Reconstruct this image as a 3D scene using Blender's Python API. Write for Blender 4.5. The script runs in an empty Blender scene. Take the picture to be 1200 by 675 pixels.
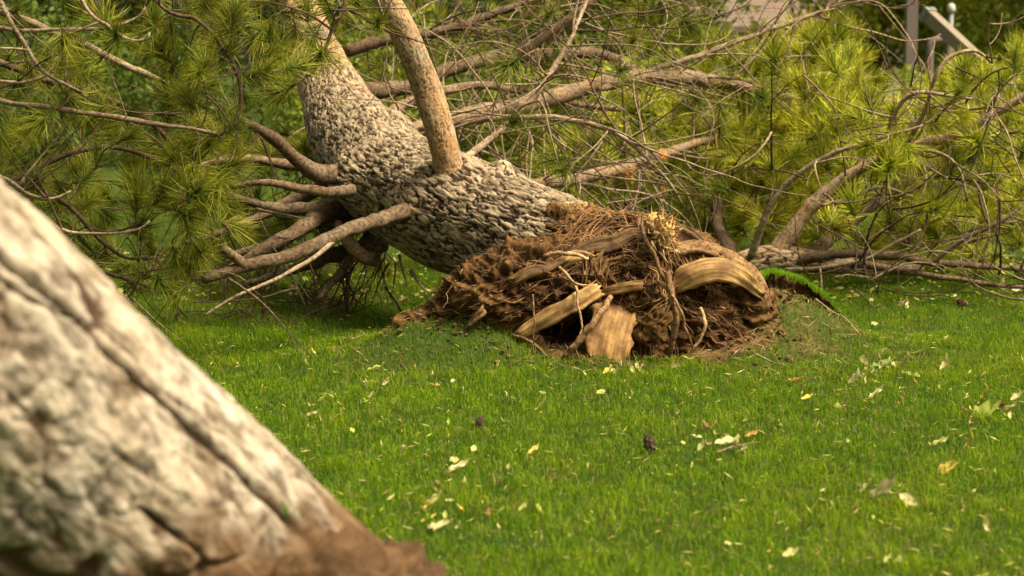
import bpy, math, random
import numpy as np
from mathutils import Vector, Matrix, Quaternion

# ------------------------------------------------------------------ camera, sky, sun
SC = bpy.context.scene
COL = SC.collection
FPX = 70.0 / 36.0 * 1200.0                      # focal length in pixels of the 1200 px wide photograph
CAM_H = 1.6
PITCH = math.atan((337.5 - 81.0) / FPX)         # horizon sits at pixel row 81
cam_d = bpy.data.cameras.new('camera')
cam_d.lens = 70; cam_d.sensor_width = 36; cam_d.clip_start = 0.05; cam_d.clip_end = 2000
cam_d.dof.use_dof = True; cam_d.dof.focus_distance = 10.9; cam_d.dof.aperture_fstop = 2.8
cam = bpy.data.objects.new('camera', cam_d); COL.objects.link(cam)
cam.location = (0, 0, CAM_H); cam.rotation_euler = (math.pi / 2 - PITCH, 0, 0)
SC.camera = cam

SUN_TO = Vector((0.50, -0.22, 0.84)).normalized()
sun_el = math.asin(SUN_TO.z); sun_az = math.atan2(SUN_TO.x, SUN_TO.y)
W = bpy.data.worlds.new('World'); SC.world = W; W.use_nodes = True
wn = W.node_tree.nodes; wl = W.node_tree.links
sky = wn.new('ShaderNodeTexSky'); sky.sky_type = 'NISHITA'; sky.sun_disc = False
sky.sun_elevation = sun_el; sky.sun_rotation = sun_az
sky.air_density = 1.0; sky.dust_density = 6.0; sky.ozone_density = 0.6
hs = wn.new('ShaderNodeHueSaturation'); hs.inputs['Saturation'].default_value = 0.35
wl.new(sky.outputs[0], hs.inputs['Color'])
tint = wn.new('ShaderNodeMix'); tint.data_type = 'RGBA'; tint.blend_type = 'MULTIPLY'
tint.inputs['Factor'].default_value = 1.0
tint.inputs[7].default_value = (1.0, 0.92, 0.74, 1)
wl.new(hs.outputs[0], tint.inputs[6])
wl.new(tint.outputs[2], wn['Background'].inputs['Color'])
wn['Background'].inputs['Strength'].default_value = 0.078
sl = bpy.data.lights.new('sun', 'SUN'); sl.energy = 3.6; sl.angle = math.radians(24); sl.color = (1.0, 0.89, 0.68)
so = bpy.data.objects.new('sun', sl); COL.objects.link(so)
so.rotation_euler = (-SUN_TO).to_track_quat('-Z', 'Y').to_euler()
vs = SC.view_settings
vs.view_transform = 'Standard'; vs.look = 'None'; vs.gamma = 1.0; vs.use_curve_mapping = False
vs.exposure = 1.16
SC.cycles.max_bounces = 6; SC.cycles.diffuse_bounces = 3; SC.cycles.transparent_max_bounces = 4
SC.cycles.transmission_bounces = 3; SC.cycles.caustics_reflective = False; SC.cycles.caustics_refractive = False

# ------------------------------------------------------------------ helpers
RS = np.random.RandomState(7)
def P(px, py, d):
    """point at photograph pixel (px, py) whose ground distance from the camera is d"""
    x = (px - 600.0) / FPX; v = (337.5 - py) / FPX
    c, s = math.cos(PITCH), math.sin(PITCH)
    fy = c + v * s; fz = -s + v * c
    t = d / fy
    return np.array((x * t, d, CAM_H + fz * t))
def PX(p):
    """pixel of a world point (used to size and sort things)"""
    c, s = math.cos(PITCH), math.sin(PITCH)
    y = p[1]; z = p[2] - CAM_H
    dep = y * c - z * s; up = y * s + z * c
    return 600 + p[0] / dep * FPX, 337.5 - up / dep * FPX, dep
def G(px, py):
    c, s = math.cos(PITCH), math.sin(PITCH)
    x = (px - 600.0) / FPX; v = (337.5 - py) / FPX
    t = CAM_H / (s - v * c)
    return np.array((x * t, (c + v * s) * t, 0.0))

_perm = np.random.RandomState(1).permutation(256).astype(np.int64)
_perm = np.concatenate([_perm, _perm, _perm])
_grad = np.random.RandomState(2).normal(size=(256, 3)); _grad /= np.linalg.norm(_grad, axis=1)[:, None]
def perlin(p, seed=0):
    p = np.asarray(p, dtype=np.float64) + seed * 17.31
    i = np.floor(p).astype(np.int64); f = p - i
    u = f * f * f * (f * (f * 6 - 15) + 10)
    i &= 255
    out = 0.0
    for dx in (0, 1):
        wx = u[:, 0] if dx else 1 - u[:, 0]
        hx = _perm[(i[:, 0] + dx) & 255]
        for dy in (0, 1):
            wy = u[:, 1] if dy else 1 - u[:, 1]
            hy = _perm[hx + ((i[:, 1] + dy) & 255)]
            for dz in (0, 1):
                wz = u[:, 2] if dz else 1 - u[:, 2]
                g = _grad[_perm[hy + ((i[:, 2] + dz) & 255)]]
                out = out + wx * wy * wz * (g[:, 0] * (f[:, 0] - dx) + g[:, 1] * (f[:, 1] - dy) + g[:, 2] * (f[:, 2] - dz))
    return out * 1.6
def fbm(p, seed=0, octv=4, gain=0.5):
    a = 1.0; s = 0.0; q = np.asarray(p, dtype=np.float64)
    for k in range(octv):
        s = s + a * perlin(q, seed + k * 3.7); q = q * 2.03; a *= gain
    return s
_cell = np.random.RandomState(3).rand(256, 4)
def worley(p):
    p = np.asarray(p, dtype=np.float64)
    i = np.floor(p).astype(np.int64); f = p - i
    d1 = np.full(len(p), 9.0); d2 = np.full(len(p), 9.0); cid = np.zeros(len(p))
    for dx in (-1, 0, 1):
        for dy in (-1, 0, 1):
            for dz in (-1, 0, 1):
                h = _perm[_perm[_perm[(i[:, 0] + dx) & 255] + ((i[:, 1] + dy) & 255)] + ((i[:, 2] + dz) & 255)]
                c = _cell[h]
                d = np.sqrt((c[:, 0] + dx - f[:, 0]) ** 2 + (c[:, 1] + dy - f[:, 1]) ** 2 + (c[:, 2] + dz - f[:, 2]) ** 2)
                m = d < d1
                d2 = np.where(m, d1, np.minimum(d2, d)); cid = np.where(m, c[:, 3], cid); d1 = np.where(m, d, d1)
    return d1, d2, cid
def sstep(a, b, x):
    t = np.clip((x - a) / (b - a), 0, 1); return t * t * (3 - 2 * t)

def mesh(name, V, quads=None, tris=None, smooth=True, attrs=None, cols=None):
    V = np.asarray(V, dtype=np.float32)
    nq = 0 if quads is None else len(quads); nt = 0 if tris is None else len(tris)
    me = bpy.data.meshes.new(name)
    me.vertices.add(len(V)); me.vertices.foreach_set('co', V.ravel())
    loops = []; starts = []
    if nq: loops.append(np.asarray(quads, dtype=np.int32).ravel()); starts.append(np.arange(nq, dtype=np.int32) * 4)
    if nt: loops.append(np.asarray(tris, dtype=np.int32).ravel()); starts.append(nq * 4 + np.arange(nt, dtype=np.int32) * 3)
    L = np.concatenate(loops); S = np.concatenate(starts)
    me.loops.add(len(L)); me.loops.foreach_set('vertex_index', L)
    me.polygons.add(nq + nt); me.polygons.foreach_set('loop_start', S)
    me.polygons.foreach_set('use_smooth', np.full(nq + nt, bool(smooth)))
    for k, a in (attrs or {}).items():
        at = me.attributes.new(k, 'FLOAT', 'POINT'); at.data.foreach_set('value', np.asarray(a, dtype=np.float32))
    if cols is not None:
        at = me.attributes.new('col', 'FLOAT_COLOR', 'POINT')
        c = np.ones((len(V), 4), dtype=np.float32); c[:, :3] = cols
        at.data.foreach_set('color', c.ravel())
    me.update(calc_edges=True)
    return me
def link(name, me, mat=None, parent=None, loc=None):
    o = bpy.data.objects.new(name, me); COL.objects.link(o)
    if mat is not None and me is not None and not me.materials: me.materials.append(mat)
    if parent is not None: o.parent = parent
    if loc is not None: o.location = loc
    return o
def tag(o, label=None, cat=None, group=None, kind=None):
    if label: o['label'] = label
    if cat: o['category'] = cat
    if group: o['group'] = group
    if kind: o['kind'] = kind
    return o
def thing(name, loc, label, cat, group=None):
    o = bpy.data.objects.new(name, None); COL.objects.link(o); o.location = loc; o.empty_display_size = 0.2
    return tag(o, label, cat, group)

def spline(pts, step=None, n=None):
    """Catmull-Rom through rows (any number of columns); first three columns are xyz"""
    pts = np.asarray(pts, dtype=float)
    if len(pts) == 2: pts = np.array([pts[0], (pts[0] + pts[1]) / 2, pts[1]])
    q = np.vstack([2 * pts[0] - pts[1], pts, 2 * pts[-1] - pts[-2]])
    out = []
    for i in range(1, len(q) - 2):
        t = np.linspace(0, 1, 16, endpoint=False)[:, None]
        a, b, c, d = q[i - 1], q[i], q[i + 1], q[i + 2]
        out.append(0.5 * (2 * b + (c - a) * t + (2 * a - 5 * b + 4 * c - d) * t ** 2 + (3 * b - a - 3 * c + d) * t ** 3))
    out.append(pts[-1:]); o = np.vstack(out)
    L = np.concatenate([[0], np.cumsum(np.linalg.norm(np.diff(o[:, :3], axis=0), axis=1))])
    if n is None: n = max(3, int(L[-1] / step) + 1)
    s = np.linspace(0, L[-1], n)
    return np.stack([np.interp(s, L, o[:, k]) for k in range(o.shape[1])], axis=1), s
def frames(c):
    T = np.gradient(c, axis=0); T /= np.linalg.norm(T, axis=1)[:, None] + 1e-12
    n = np.cross(T[0], (0.12, 0.3, 0.95)); n /= np.linalg.norm(n)
    N = np.zeros_like(T)
    for i in range(len(T)):
        n = n - T[i] * n.dot(T[i]); n /= np.linalg.norm(n) + 1e-12; N[i] = n
    return T, N, np.cross(T, N)
def tube(c, r, seg=8, cap=True, bump=0.0, seed=0):
    T, N, B = frames(c)
    a = np.arange(seg) / seg * 2 * math.pi
    ring = np.cos(a)[None, :, None] * N[:, None, :] + np.sin(a)[None, :, None] * B[:, None, :]
    R = np.repeat(np.asarray(r)[:, None], seg, axis=1)
    if bump > 0:
        p = (c[:, None, :] + ring * R[:, :, None]).reshape(-1, 3)
        R = R * (1 + bump * fbm(p / (np.mean(r) * 1.6 + 1e-4), seed, 3).reshape(R.shape))
    V = (c[:, None, :] + ring * R[:, :, None]).reshape(-1, 3)
    n = len(c)
    i = np.arange(n - 1)[:, None] * seg; j = np.arange(seg)[None, :]; j2 = (j + 1) % seg
    Q = np.stack([i + j, i + j2, i + seg + j2, i + seg + j], axis=-1).reshape(-1, 4)
    Tt = np.zeros((0, 3), dtype=int)
    if cap:
        V = np.vstack([V, c[0], c[-1]]); k = n * seg
        jj = np.arange(seg); jn = (jj + 1) % seg
        Tt = np.vstack([np.stack([np.full(seg, k), jn, jj], 1), np.stack([np.full(seg, k + 1), (n - 1) * seg + jj, (n - 1) * seg + jn], 1)])
    return V, Q, Tt
class Acc:
    """collects pieces of one mesh"""
    def __init__(s): s.V = []; s.Q = []; s.T = []; s.n = 0; s.C = []; s.A = []
    def add(s, V, Q=None, T=None, col=None, att=None):
        s.V.append(V)
        if Q is not None and len(Q): s.Q.append(np.asarray(Q) + s.n)
        if T is not None and len(T): s.T.append(np.asarray(T) + s.n)
        if col is not None: s.C.append(np.broadcast_to(np.asarray(col, dtype=float), (len(V), 3)))
        if att is not None: s.A.append(np.broadcast_to(np.asarray(att, dtype=float), (len(V),)))
        s.n += len(V)
    def build(s, name, origin=(0, 0, 0), smooth=True, aname='plate'):
        V = np.vstack(s.V) - np.asarray(origin)
        return mesh(name, V, np.vstack(s.Q) if s.Q else None, np.vstack(s.T) if s.T else None, smooth,
                    {aname: np.concatenate(s.A)} if s.A else None, np.vstack(s.C) if s.C else None)
def box(acc, lo, hi, M=None, col=None):
    x0, y0, z0 = lo; x1, y1, z1 = hi
    V = np.array([(x0, y0, z0), (x1, y0, z0), (x1, y1, z0), (x0, y1, z0), (x0, y0, z1), (x1, y0, z1), (x1, y1, z1), (x0, y1, z1)], dtype=float)
    if M is not None: V = V @ np.array(M.to_3x3()).T + np.array(M.translation)
    acc.add(V, [(0, 3, 2, 1), (4, 5, 6, 7), (0, 1, 5, 4), (1, 2, 6, 5), (2, 3, 7, 6), (3, 0, 4, 7)], None, col)

# ------------------------------------------------------------------ materials
class NT:
    def __init__(s, name):
        s.m = bpy.data.materials.new(name); s.m.use_nodes = True
        s.t = s.m.node_tree; s.n = s.t.nodes; s.l = s.t.links
        s.b = s.n['Principled BSDF']; s.out = s.n['Material Output']
    def new(s, t, **k):
        n = s.n.new(t)
        for a, v in k.items(): setattr(n, a, v)
        return n
    def attr(s, name): return s.new('ShaderNodeAttribute', attribute_name=name)
    def noise(s, scale, detail=5, rough=0.6, vec=None, dist=0.0):
        n = s.new('ShaderNodeTexNoise'); n.inputs['Scale'].default_value = scale; n.inputs['Detail'].default_value = detail
        n.inputs['Roughness'].default_value = rough; n.inputs['Distortion'].default_value = dist
        s.l.new(vec if vec is not None else s.coord(), n.inputs['Vector']); return n
    def coord(s):
        if not hasattr(s, '_c'): s._c = s.new('ShaderNodeTexCoord').outputs['Object']
        return s._c
    def ramp(s, sock, stops):
        r = s.new('ShaderNodeValToRGB'); e = r.color_ramp.elements
        while len(e) < len(stops): e.new(0.5)
        for k, (p, c) in zip(e, stops):
            k.position = p; k.color = (*c, 1) if not isinstance(c, float) else (c, c, c, 1)
        s.l.new(sock, r.inputs['Fac']); return r.outputs['Color']
    def mix(s, fac, a, b, mode='MIX'):
        m = s.new('ShaderNodeMix', data_type='RGBA', blend_type=mode)
        for sock, v in ((m.inputs[0], fac), (m.inputs[6], a), (m.inputs[7], b)):
            if isinstance(v, (int, float)): sock.default_value = v if sock == m.inputs[0] else (v, v, v, 1)
            elif isinstance(v, tuple): sock.default_value = (*v, 1)
            else: s.l.new(v, sock)
        return m.outputs[2]
    def bump(s, sock, strength=0.5, dist=0.01):
        b = s.new('ShaderNodeBump'); b.inputs['Strength'].default_value = strength; b.inputs['Distance'].default_value = dist
        s.l.new(sock, b.inputs['Height']); s.l.new(b.outputs[0], s.b.inputs['Normal']); return b
    def base(s, c, rough=0.85, spec=0.25):
        if isinstance(c, tuple): s.b.inputs['Base Color'].default_value = (*c, 1)
        else: s.l.new(c, s.b.inputs['Base Color'])
        s.b.inputs['Roughness'].default_value = rough; s.b.inputs['Specular IOR Level'].default_value = spec
        return s.m
    def translucent(s, c, f):
        t = s.new('ShaderNodeBsdfTranslucent'); m = s.new('ShaderNodeMixShader'); m.inputs[0].default_value = f
        s.l.new(c, t.inputs['Color']); s.l.new(s.b.outputs[0], m.inputs[1]); s.l.new(t.outputs[0], m.inputs[2])
        s.l.new(m.outputs[0], s.out.inputs['Surface'])

def mat_bark(name, plate_a, plate_b, fissure, rust, rust_amt=0.5, fine=44.0, aniso=0.15):
    t = NT(name)
    a = t.attr('plate').outputs['Fac']; up = t.attr('rust').outputs['Fac']
    cb = t.new('ShaderNodeCombineXYZ'); mu = t.new('ShaderNodeMath', operation='MULTIPLY'); mu.inputs[1].default_value = fine
    mv = t.new('ShaderNodeMath', operation='MULTIPLY'); mv.inputs[1].default_value = fine * aniso
    t.l.new(t.attr('fu').outputs['Fac'], mu.inputs[0]); t.l.new(t.attr('fv').outputs['Fac'], mv.inputs[0]); t.l.new(mu.outputs[0], cb.inputs[0]); t.l.new(mv.outputs[0], cb.inputs[1])
    n1 = t.noise(9.0, 6, 0.65); n2 = t.noise(1.0, 6, 0.72, cb.outputs[0], 0.6); n3 = t.noise(3.0, 4, 0.6)
    pc = t.mix(t.ramp(n1.outputs['Fac'], [(0.3, 0.0), (0.7, 1.0)]), plate_a, plate_b)
    pc = t.mix(t.ramp(n2.outputs['Fac'], [(0.41, 0.9), (0.54, 0.0)]), pc, tuple(x * 0.26 for x in plate_b))
    rf = t.new('ShaderNodeMath', operation='MULTIPLY'); t.l.new(up, rf.inputs[0])
    t.l.new(t.ramp(n3.outputs['Fac'], [(0.35, 0.0), (0.65, rust_amt)]), rf.inputs[1])
    pc = t.mix(rf.outputs[0], pc, rust)
    c = t.mix(t.ramp(a, [(0.14, 0.0), (0.62, 1.0)]), fissure, pc)
    c = t.mix(t.attr('dirt').outputs['Fac'], c, t.mix(t.ramp(n2.outputs['Fac'], [(0.35, 0.0), (0.65, 1.0)]), (0.07, 0.040, 0.020), (0.19, 0.112, 0.055)))
    t.bump(n2.outputs['Fac'], 0.9, 0.012)
    return t.base(c, 0.9, 0.15)
M = {}
M['bark'] = mat_bark('bark_grey_plated', (0.50, 0.395, 0.25), (0.26, 0.185, 0.11), (0.032, 0.017, 0.008), (0.56, 0.30, 0.11), 0.8)
M['bark_limb'] = mat_bark('bark_orange_scaly', (0.50, 0.40, 0.27), (0.36, 0.25, 0.145), (0.19, 0.105, 0.05), (0.48, 0.26, 0.10), 0.85, 60.0, 0.35)
M['bark_near'] = mat_bark('bark_pale_plated', (0.54, 0.48, 0.39), (0.34, 0.28, 0.21), (0.075, 0.046, 0.026), (0.50, 0.33, 0.16), 0.5, 20.0, 0.35)

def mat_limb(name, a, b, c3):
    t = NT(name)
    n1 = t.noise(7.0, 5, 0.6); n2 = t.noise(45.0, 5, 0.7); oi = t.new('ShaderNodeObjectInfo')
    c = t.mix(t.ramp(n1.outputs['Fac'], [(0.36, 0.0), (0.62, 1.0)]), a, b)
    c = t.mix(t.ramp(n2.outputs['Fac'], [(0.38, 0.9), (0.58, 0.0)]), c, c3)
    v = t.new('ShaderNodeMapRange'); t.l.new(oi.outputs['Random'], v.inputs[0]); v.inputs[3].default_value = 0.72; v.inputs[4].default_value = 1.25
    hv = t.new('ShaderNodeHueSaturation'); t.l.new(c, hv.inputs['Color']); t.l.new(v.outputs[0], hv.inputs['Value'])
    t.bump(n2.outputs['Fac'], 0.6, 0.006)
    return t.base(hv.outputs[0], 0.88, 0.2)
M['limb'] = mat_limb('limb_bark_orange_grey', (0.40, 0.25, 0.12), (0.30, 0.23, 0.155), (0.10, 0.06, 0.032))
M['limb_dark'] = mat_limb('limb_bark_brown', (0.150, 0.092, 0.048), (0.24, 0.17, 0.10), (0.040, 0.023, 0.013))  # bark of the darker grey-brown limbs
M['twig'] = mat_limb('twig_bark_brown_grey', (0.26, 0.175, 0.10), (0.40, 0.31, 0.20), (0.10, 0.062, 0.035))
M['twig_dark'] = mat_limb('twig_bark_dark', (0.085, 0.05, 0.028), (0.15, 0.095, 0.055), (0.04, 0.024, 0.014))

def mat_leafy(name, transl=0.3, rough=0.5, spec=0.35, var=0.12):
    t = NT(name); a = t.attr('col').outputs['Color']; oi = t.new('ShaderNodeObjectInfo')
    v = t.new('ShaderNodeMapRange'); t.l.new(oi.outputs['Random'], v.inputs[0]); v.inputs[3].default_value = 1 - 2 * var; v.inputs[4].default_value = 1 + 2 * var
    h = t.new('ShaderNodeMapRange'); t.l.new(oi.outputs['Random'], h.inputs[0]); h.inputs[3].default_value = 0.5 + var * 0.12; h.inputs[4].default_value = 0.5 - var * 0.12
    hv = t.new('ShaderNodeHueSaturation'); t.l.new(a, hv.inputs['Color']); t.l.new(v.outputs[0], hv.inputs['Value']); t.l.new(h.outputs[0], hv.inputs['Hue'])
    m = t.base(hv.outputs[0], rough, spec); t.translucent(hv.outputs[0], transl); return m
M['needle'] = mat_leafy('pine_needles', 0.25, 0.5, 0.18, 0.14)
M['grass'] = mat_leafy('grass_blades', 0.42, 0.55, 0.14, 0.0)
M['foliage'] = mat_leafy('broadleaf_foliage', 0.35, 0.5, 0.18, 0.05)
M['leaf'] = mat_leafy('fallen_leaf', 0.3, 0.6, 0.25, 0.05)

def mat_soil():
    t = NT('soil_and_torn_root_fibre')
    a = t.attr('plate').outputs['Fac']; f = t.attr('rust').outputs['Fac']
    cb = t.new('ShaderNodeCombineXYZ')
    for k, (nm, v) in enumerate((('fu', 62.0), ('fv', 7.0), ('fw', 26.0))):
        m = t.new('ShaderNodeMath', operation='MULTIPLY'); m.inputs[1].default_value = v
        t.l.new(t.attr(nm).outputs['Fac'], m.inputs[0]); t.l.new(m.outputs[0], cb.inputs[k])
    g = t.noise(1.0, 6, 0.68, cb.outputs[0], 0.8)
    n1 = t.noise(9.0, 6, 0.7); n2 = t.noise(70.0, 6, 0.75)
    c = t.mix(t.ramp(n1.outputs['Fac'], [(0.32, 0.0), (0.68, 1.0)]), (0.030, 0.014, 0.006), (0.115, 0.056, 0.021))
    fc = t.mix(t.ramp(g.outputs['Fac'], [(0.36, 0.0), (0.66, 1.0)]), (0.060, 0.026, 0.009), (0.42, 0.235, 0.078))
    c = t.mix(t.ramp(n2.outputs['Fac'], [(0.57, 0.0), (0.74, 0.6)]), c, (0.28, 0.155, 0.062))
    c = t.mix(f, c, fc)
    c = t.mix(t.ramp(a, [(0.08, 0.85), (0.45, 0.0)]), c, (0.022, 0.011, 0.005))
    mx = t.mix(0.5, g.outputs['Fac'], n2.outputs['Fac'])
    t.bump(mx, 1.0, 0.022)
    return t.base(c, 0.95, 0.1)
M['soil'] = mat_soil()
def mat_soil_plain(name, a, b):
    t = NT(name); n1 = t.noise(8.0, 6, 0.7); n2 = t.noise(60.0, 6, 0.75)
    c = t.mix(t.ramp(n1.outputs['Fac'], [(0.35, 0.0), (0.65, 1.0)]), a, b)
    c = t.mix(t.ramp(n2.outputs['Fac'], [(0.3, 0.6), (0.6, 0.0)]), c, tuple(x * 0.35 for x in a))
    t.bump(n2.outputs['Fac'], 0.8, 0.012); return t.base(c, 0.95, 0.1)
M['soil_near'] = mat_soil_plain('soil_crumbly_brown', (0.085, 0.048, 0.023), (0.18, 0.105, 0.050))
M['root'] = mat_limb('root_bark', (0.20, 0.105, 0.042), (0.32, 0.19, 0.085), (0.06, 0.03, 0.013))
M['rootlet'] = mat_limb('rootlet', (0.36, 0.22, 0.10), (0.50, 0.34, 0.18), (0.15, 0.08, 0.035))
def mat_wood(name, a, b, dark, gs=60.0, blot=0.58):
    t = NT(name)
    mp = t.new('ShaderNodeMapping'); mp.inputs['Scale'].default_value = (1, 1, 1)
    u = t.attr('grain_u').outputs['Fac']; v = t.attr('grain_v').outputs['Fac']
    cb = t.new('ShaderNodeCombineXYZ'); mu = t.new('ShaderNodeMath', operation='MULTIPLY'); mu.inputs[1].default_value = 3.0
    mv = t.new('ShaderNodeMath', operation='MULTIPLY'); mv.inputs[1].default_value = gs
    t.l.new(u, mu.inputs[0]); t.l.new(v, mv.inputs[0]); t.l.new(mu.outputs[0], cb.inputs[0]); t.l.new(mv.outputs[0], cb.inputs[1])
    g = t.noise(1.0, 5, 0.6, cb.outputs[0]); n = t.noise(14.0, 5, 0.6)
    c = t.mix(t.ramp(g.outputs['Fac'], [(0.35, 0.0), (0.65, 1.0)]), a, b)
    c = t.mix(t.ramp(n.outputs['Fac'], [(0.38, 0.9), (blot, 0.0)]), c, dark)
    t.bump(g.outputs['Fac'], 0.8, 0.008); return t.base(c, 0.7, 0.25)
M['wood'] = mat_wood('torn_pale_wood', (0.20, 0.105, 0.032), (0.52, 0.33, 0.115), (0.15, 0.075, 0.026), 60.0, 0.62)
M['wood_face'] = mat_wood('torn_wood_face', (0.24, 0.125, 0.038), (0.52, 0.30, 0.095), (0.11, 0.05, 0.017), 38.0, 0.70)
M['wood_brown'] = mat_wood('torn_weathered_wood', (0.070, 0.033, 0.012), (0.30, 0.165, 0.055), (0.040, 0.019, 0.008), 90.0, 0.68)
M['splinter_face'] = mat_wood('fresh_splintered_wood', (0.46, 0.25, 0.07), (0.68, 0.44, 0.15), (0.22, 0.11, 0.04), 70.0, 0.60)
M['splinter'] = mat_limb('splinter_wood', (0.66, 0.42, 0.13), (0.74, 0.55, 0.26), (0.40, 0.20, 0.06))
def mat_lawn():
    t = NT('lawn_soil_and_thatch'); s = t.attr('soil').outputs['Fac']
    n = t.noise(2.5, 5, 0.65); n2 = t.noise(40.0, 5, 0.7)
    g = t.mix(t.ramp(n.outputs['Fac'], [(0.35, 0.0), (0.65, 1.0)]), (0.028, 0.055, 0.007), (0.050, 0.080, 0.010))
    g = t.mix(t.ramp(n2.outputs['Fac'], [(0.4, 0.5), (0.6, 0.0)]), g, (0.05, 0.05, 0.015))
    d = t.mix(t.ramp(n2.outputs['Fac'], [(0.35, 0.0), (0.65, 1.0)]), (0.10, 0.055, 0.024), (0.24, 0.135, 0.062))
    t.bump(n2.outputs['Fac'], 0.7, 0.015)
    return t.base(t.mix(s, g, d), 0.95, 0.1)
M['lawn'] = mat_lawn()
def flat(name, c, rough=0.6, spec=0.4, metal=0.0, nz=20.0, amt=0.25):
    t = NT(name); n = t.noise(nz, 4, 0.6)
    t.b.inputs['Metallic'].default_value = metal
    return t.base(t.mix(t.ramp(n.outputs['Fac'], [(0.35, amt), (0.65, 0.0)]), c, tuple(x * 0.6 for x in c)), rough, spec)
M['cone'] = flat('pine_cone_scales', (0.085, 0.05, 0.035), 0.7, 0.3)
M['post'] = flat('weathered_post', (0.17, 0.13, 0.11), 0.8)
M['beam'] = flat('pale_timber', (0.22, 0.175, 0.12), 0.7)
M['metal'] = flat('grey_metal', (0.20, 0.20, 0.19), 0.5)
M['white'] = flat('white_plastic', (0.5, 0.48, 0.44), 0.5)
M['roof'] = flat('roof_shingle_mauve', (0.19, 0.13, 0.10), 0.85)
M['wall'] = flat('render_wall', (0.55, 0.50, 0.42), 0.85)
M['glass'] = flat('window_glass', (0.08, 0.11, 0.12), 0.15, 0.5)
M['carpaint'] = flat('silver_paint', (0.55, 0.55, 0.58), 0.3, 0.5, 0.3, 3.0, 0.05)
M['rubber'] = flat('tyre_rubber', (0.02, 0.02, 0.022), 0.8)

# ------------------------------------------------------------------ ground
def gh(x, y):
    x = np.asarray(x, dtype=float); y = np.asarray(y, dtype=float)
    h = 0.27 * np.exp(-(((x + 0.36) / 0.44) ** 2 + ((y - 10.78) / 0.22) ** 2))
    h = h + 0.30 * np.exp(-(((x - 1.50) / 0.44) ** 2 + ((y - 11.18) / 0.33) ** 2))
    h = h + 0.05 * np.exp(-(((x - 0.6) / 1.3) ** 2 + ((y - 11.3) / 0.8) ** 2))
    p = np.stack([x * 0.7, y * 0.7, np.zeros_like(x)], -1).reshape(-1, 3)
    h = h + 0.06 * (fbm(p * 6, 15, 3).reshape(x.shape)) * np.exp(-(((x - 0.5) / 1.6) ** 2 + ((y - 11.0) / 0.7) ** 2))
    h = h + 0.022 * perlin(p, 5).reshape(x.shape) * np.exp(-np.maximum(0, y - 20) / 20)
    return h
def soil_amt(x, y):
    """bare earth round the torn root plate"""
    x = np.asarray(x); y = np.asarray(y)
    p = np.stack([x * 2.6, y * 2.6, np.zeros_like(x)], -1).reshape(-1, 3)
    n = fbm(p, 9, 3).reshape(x.shape)
    e1 = ((x - 0.50) / 0.80) ** 2 + ((y - 11.25) / 0.56) ** 2
    e2 = ((x - 1.10) / 0.34) ** 2 + ((y - 10.95) / 0.24) ** 2
    e3 = ((x + 0.30) / 0.42) ** 2 + ((y - 10.86) / 0.10) ** 2
    e = np.minimum(np.minimum(e1, e2 * 1.0), e3)
    s2 = 1 - np.clip(((x - 1.45) / 0.62) ** 2 + ((y - 11.1) / 0.5) ** 2, 0, 1)
    return np.maximum(1 - sstep(0.65, 1.35, e + 0.85 * n), sstep(0.0, 0.6, s2) * np.clip(0.12 + 0.75 * n, 0, 0.7))
def axis_coords(lo, hi, step, far):
    a = list(np.arange(lo, hi + 1e-6, step)); s = step; v = hi
    while v < far: s *= 1.25; v += s; a.append(v)
    s = step; v = lo; pre = []
    while v > -far: s *= 1.25; v -= s; pre.append(v)
    return np.array(pre[::-1] + a)
gx = axis_coords(-4, 5, 0.06, 400); gy = axis_coords(4, 16, 0.06, 500)
X, Y = np.meshgrid(gx, gy)
Vg = np.stack([X, Y, gh(X, Y)], -1).reshape(-1, 3)
nx = len(gx); i = np.arange(len(gy) - 1)[:, None] * nx; j = np.arange(nx - 1)[None, :]
Qg = np.stack([i + j, i + j + 1, i + nx + j + 1, i + nx + j], -1).reshape(-1, 4)
lawn = link('lawn', mesh('lawn', Vg, Qg, attrs={'soil': soil_amt(X, Y).ravel()}), M['lawn'])
lawn['kind'] = 'structure'

# ------------------------------------------------------------------ grass blades (one mass)
def make_blades(x, y, z, h, w, lean, col, tipcol, rs):
    n = len(x); a = rs.rand(n) * 2 * math.pi; la = rs.rand(n) * 2 * math.pi
    sx, sy = np.cos(a) * w / 2, np.sin(a) * w / 2
    lx, ly = np.cos(la) * lean * h, np.sin(la) * lean * h
    V = np.zeros((n, 5, 3)); C = np.zeros((n, 5, 3))
    V[:, 0] = np.stack([x - sx, y - sy, z - 0.004], 1); V[:, 1] = np.stack([x + sx, y + sy, z - 0.004], 1)
    mx, my, mz = x + lx * 0.32, y + ly * 0.32, z + h * 0.58
    V[:, 2] = np.stack([mx + sx * 0.75, my + sy * 0.75, mz], 1); V[:, 3] = np.stack([mx - sx * 0.75, my - sy * 0.75, mz], 1)
    V[:, 4] = np.stack([x + lx, y + ly, z + h * np.maximum(0.35, 1 - 0.35 * lean)], 1)
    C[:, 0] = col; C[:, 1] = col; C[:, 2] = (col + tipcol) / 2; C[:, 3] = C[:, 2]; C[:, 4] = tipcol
    k = np.arange(n)[:, None] * 5
    T = np.concatenate([k + np.array([[0, 1, 2]]), k + np.array([[0, 2, 3]]), k + np.array([[3, 2, 4]])], 0)
    return V.reshape(-1, 3), T, C.reshape(-1, 3)
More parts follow.
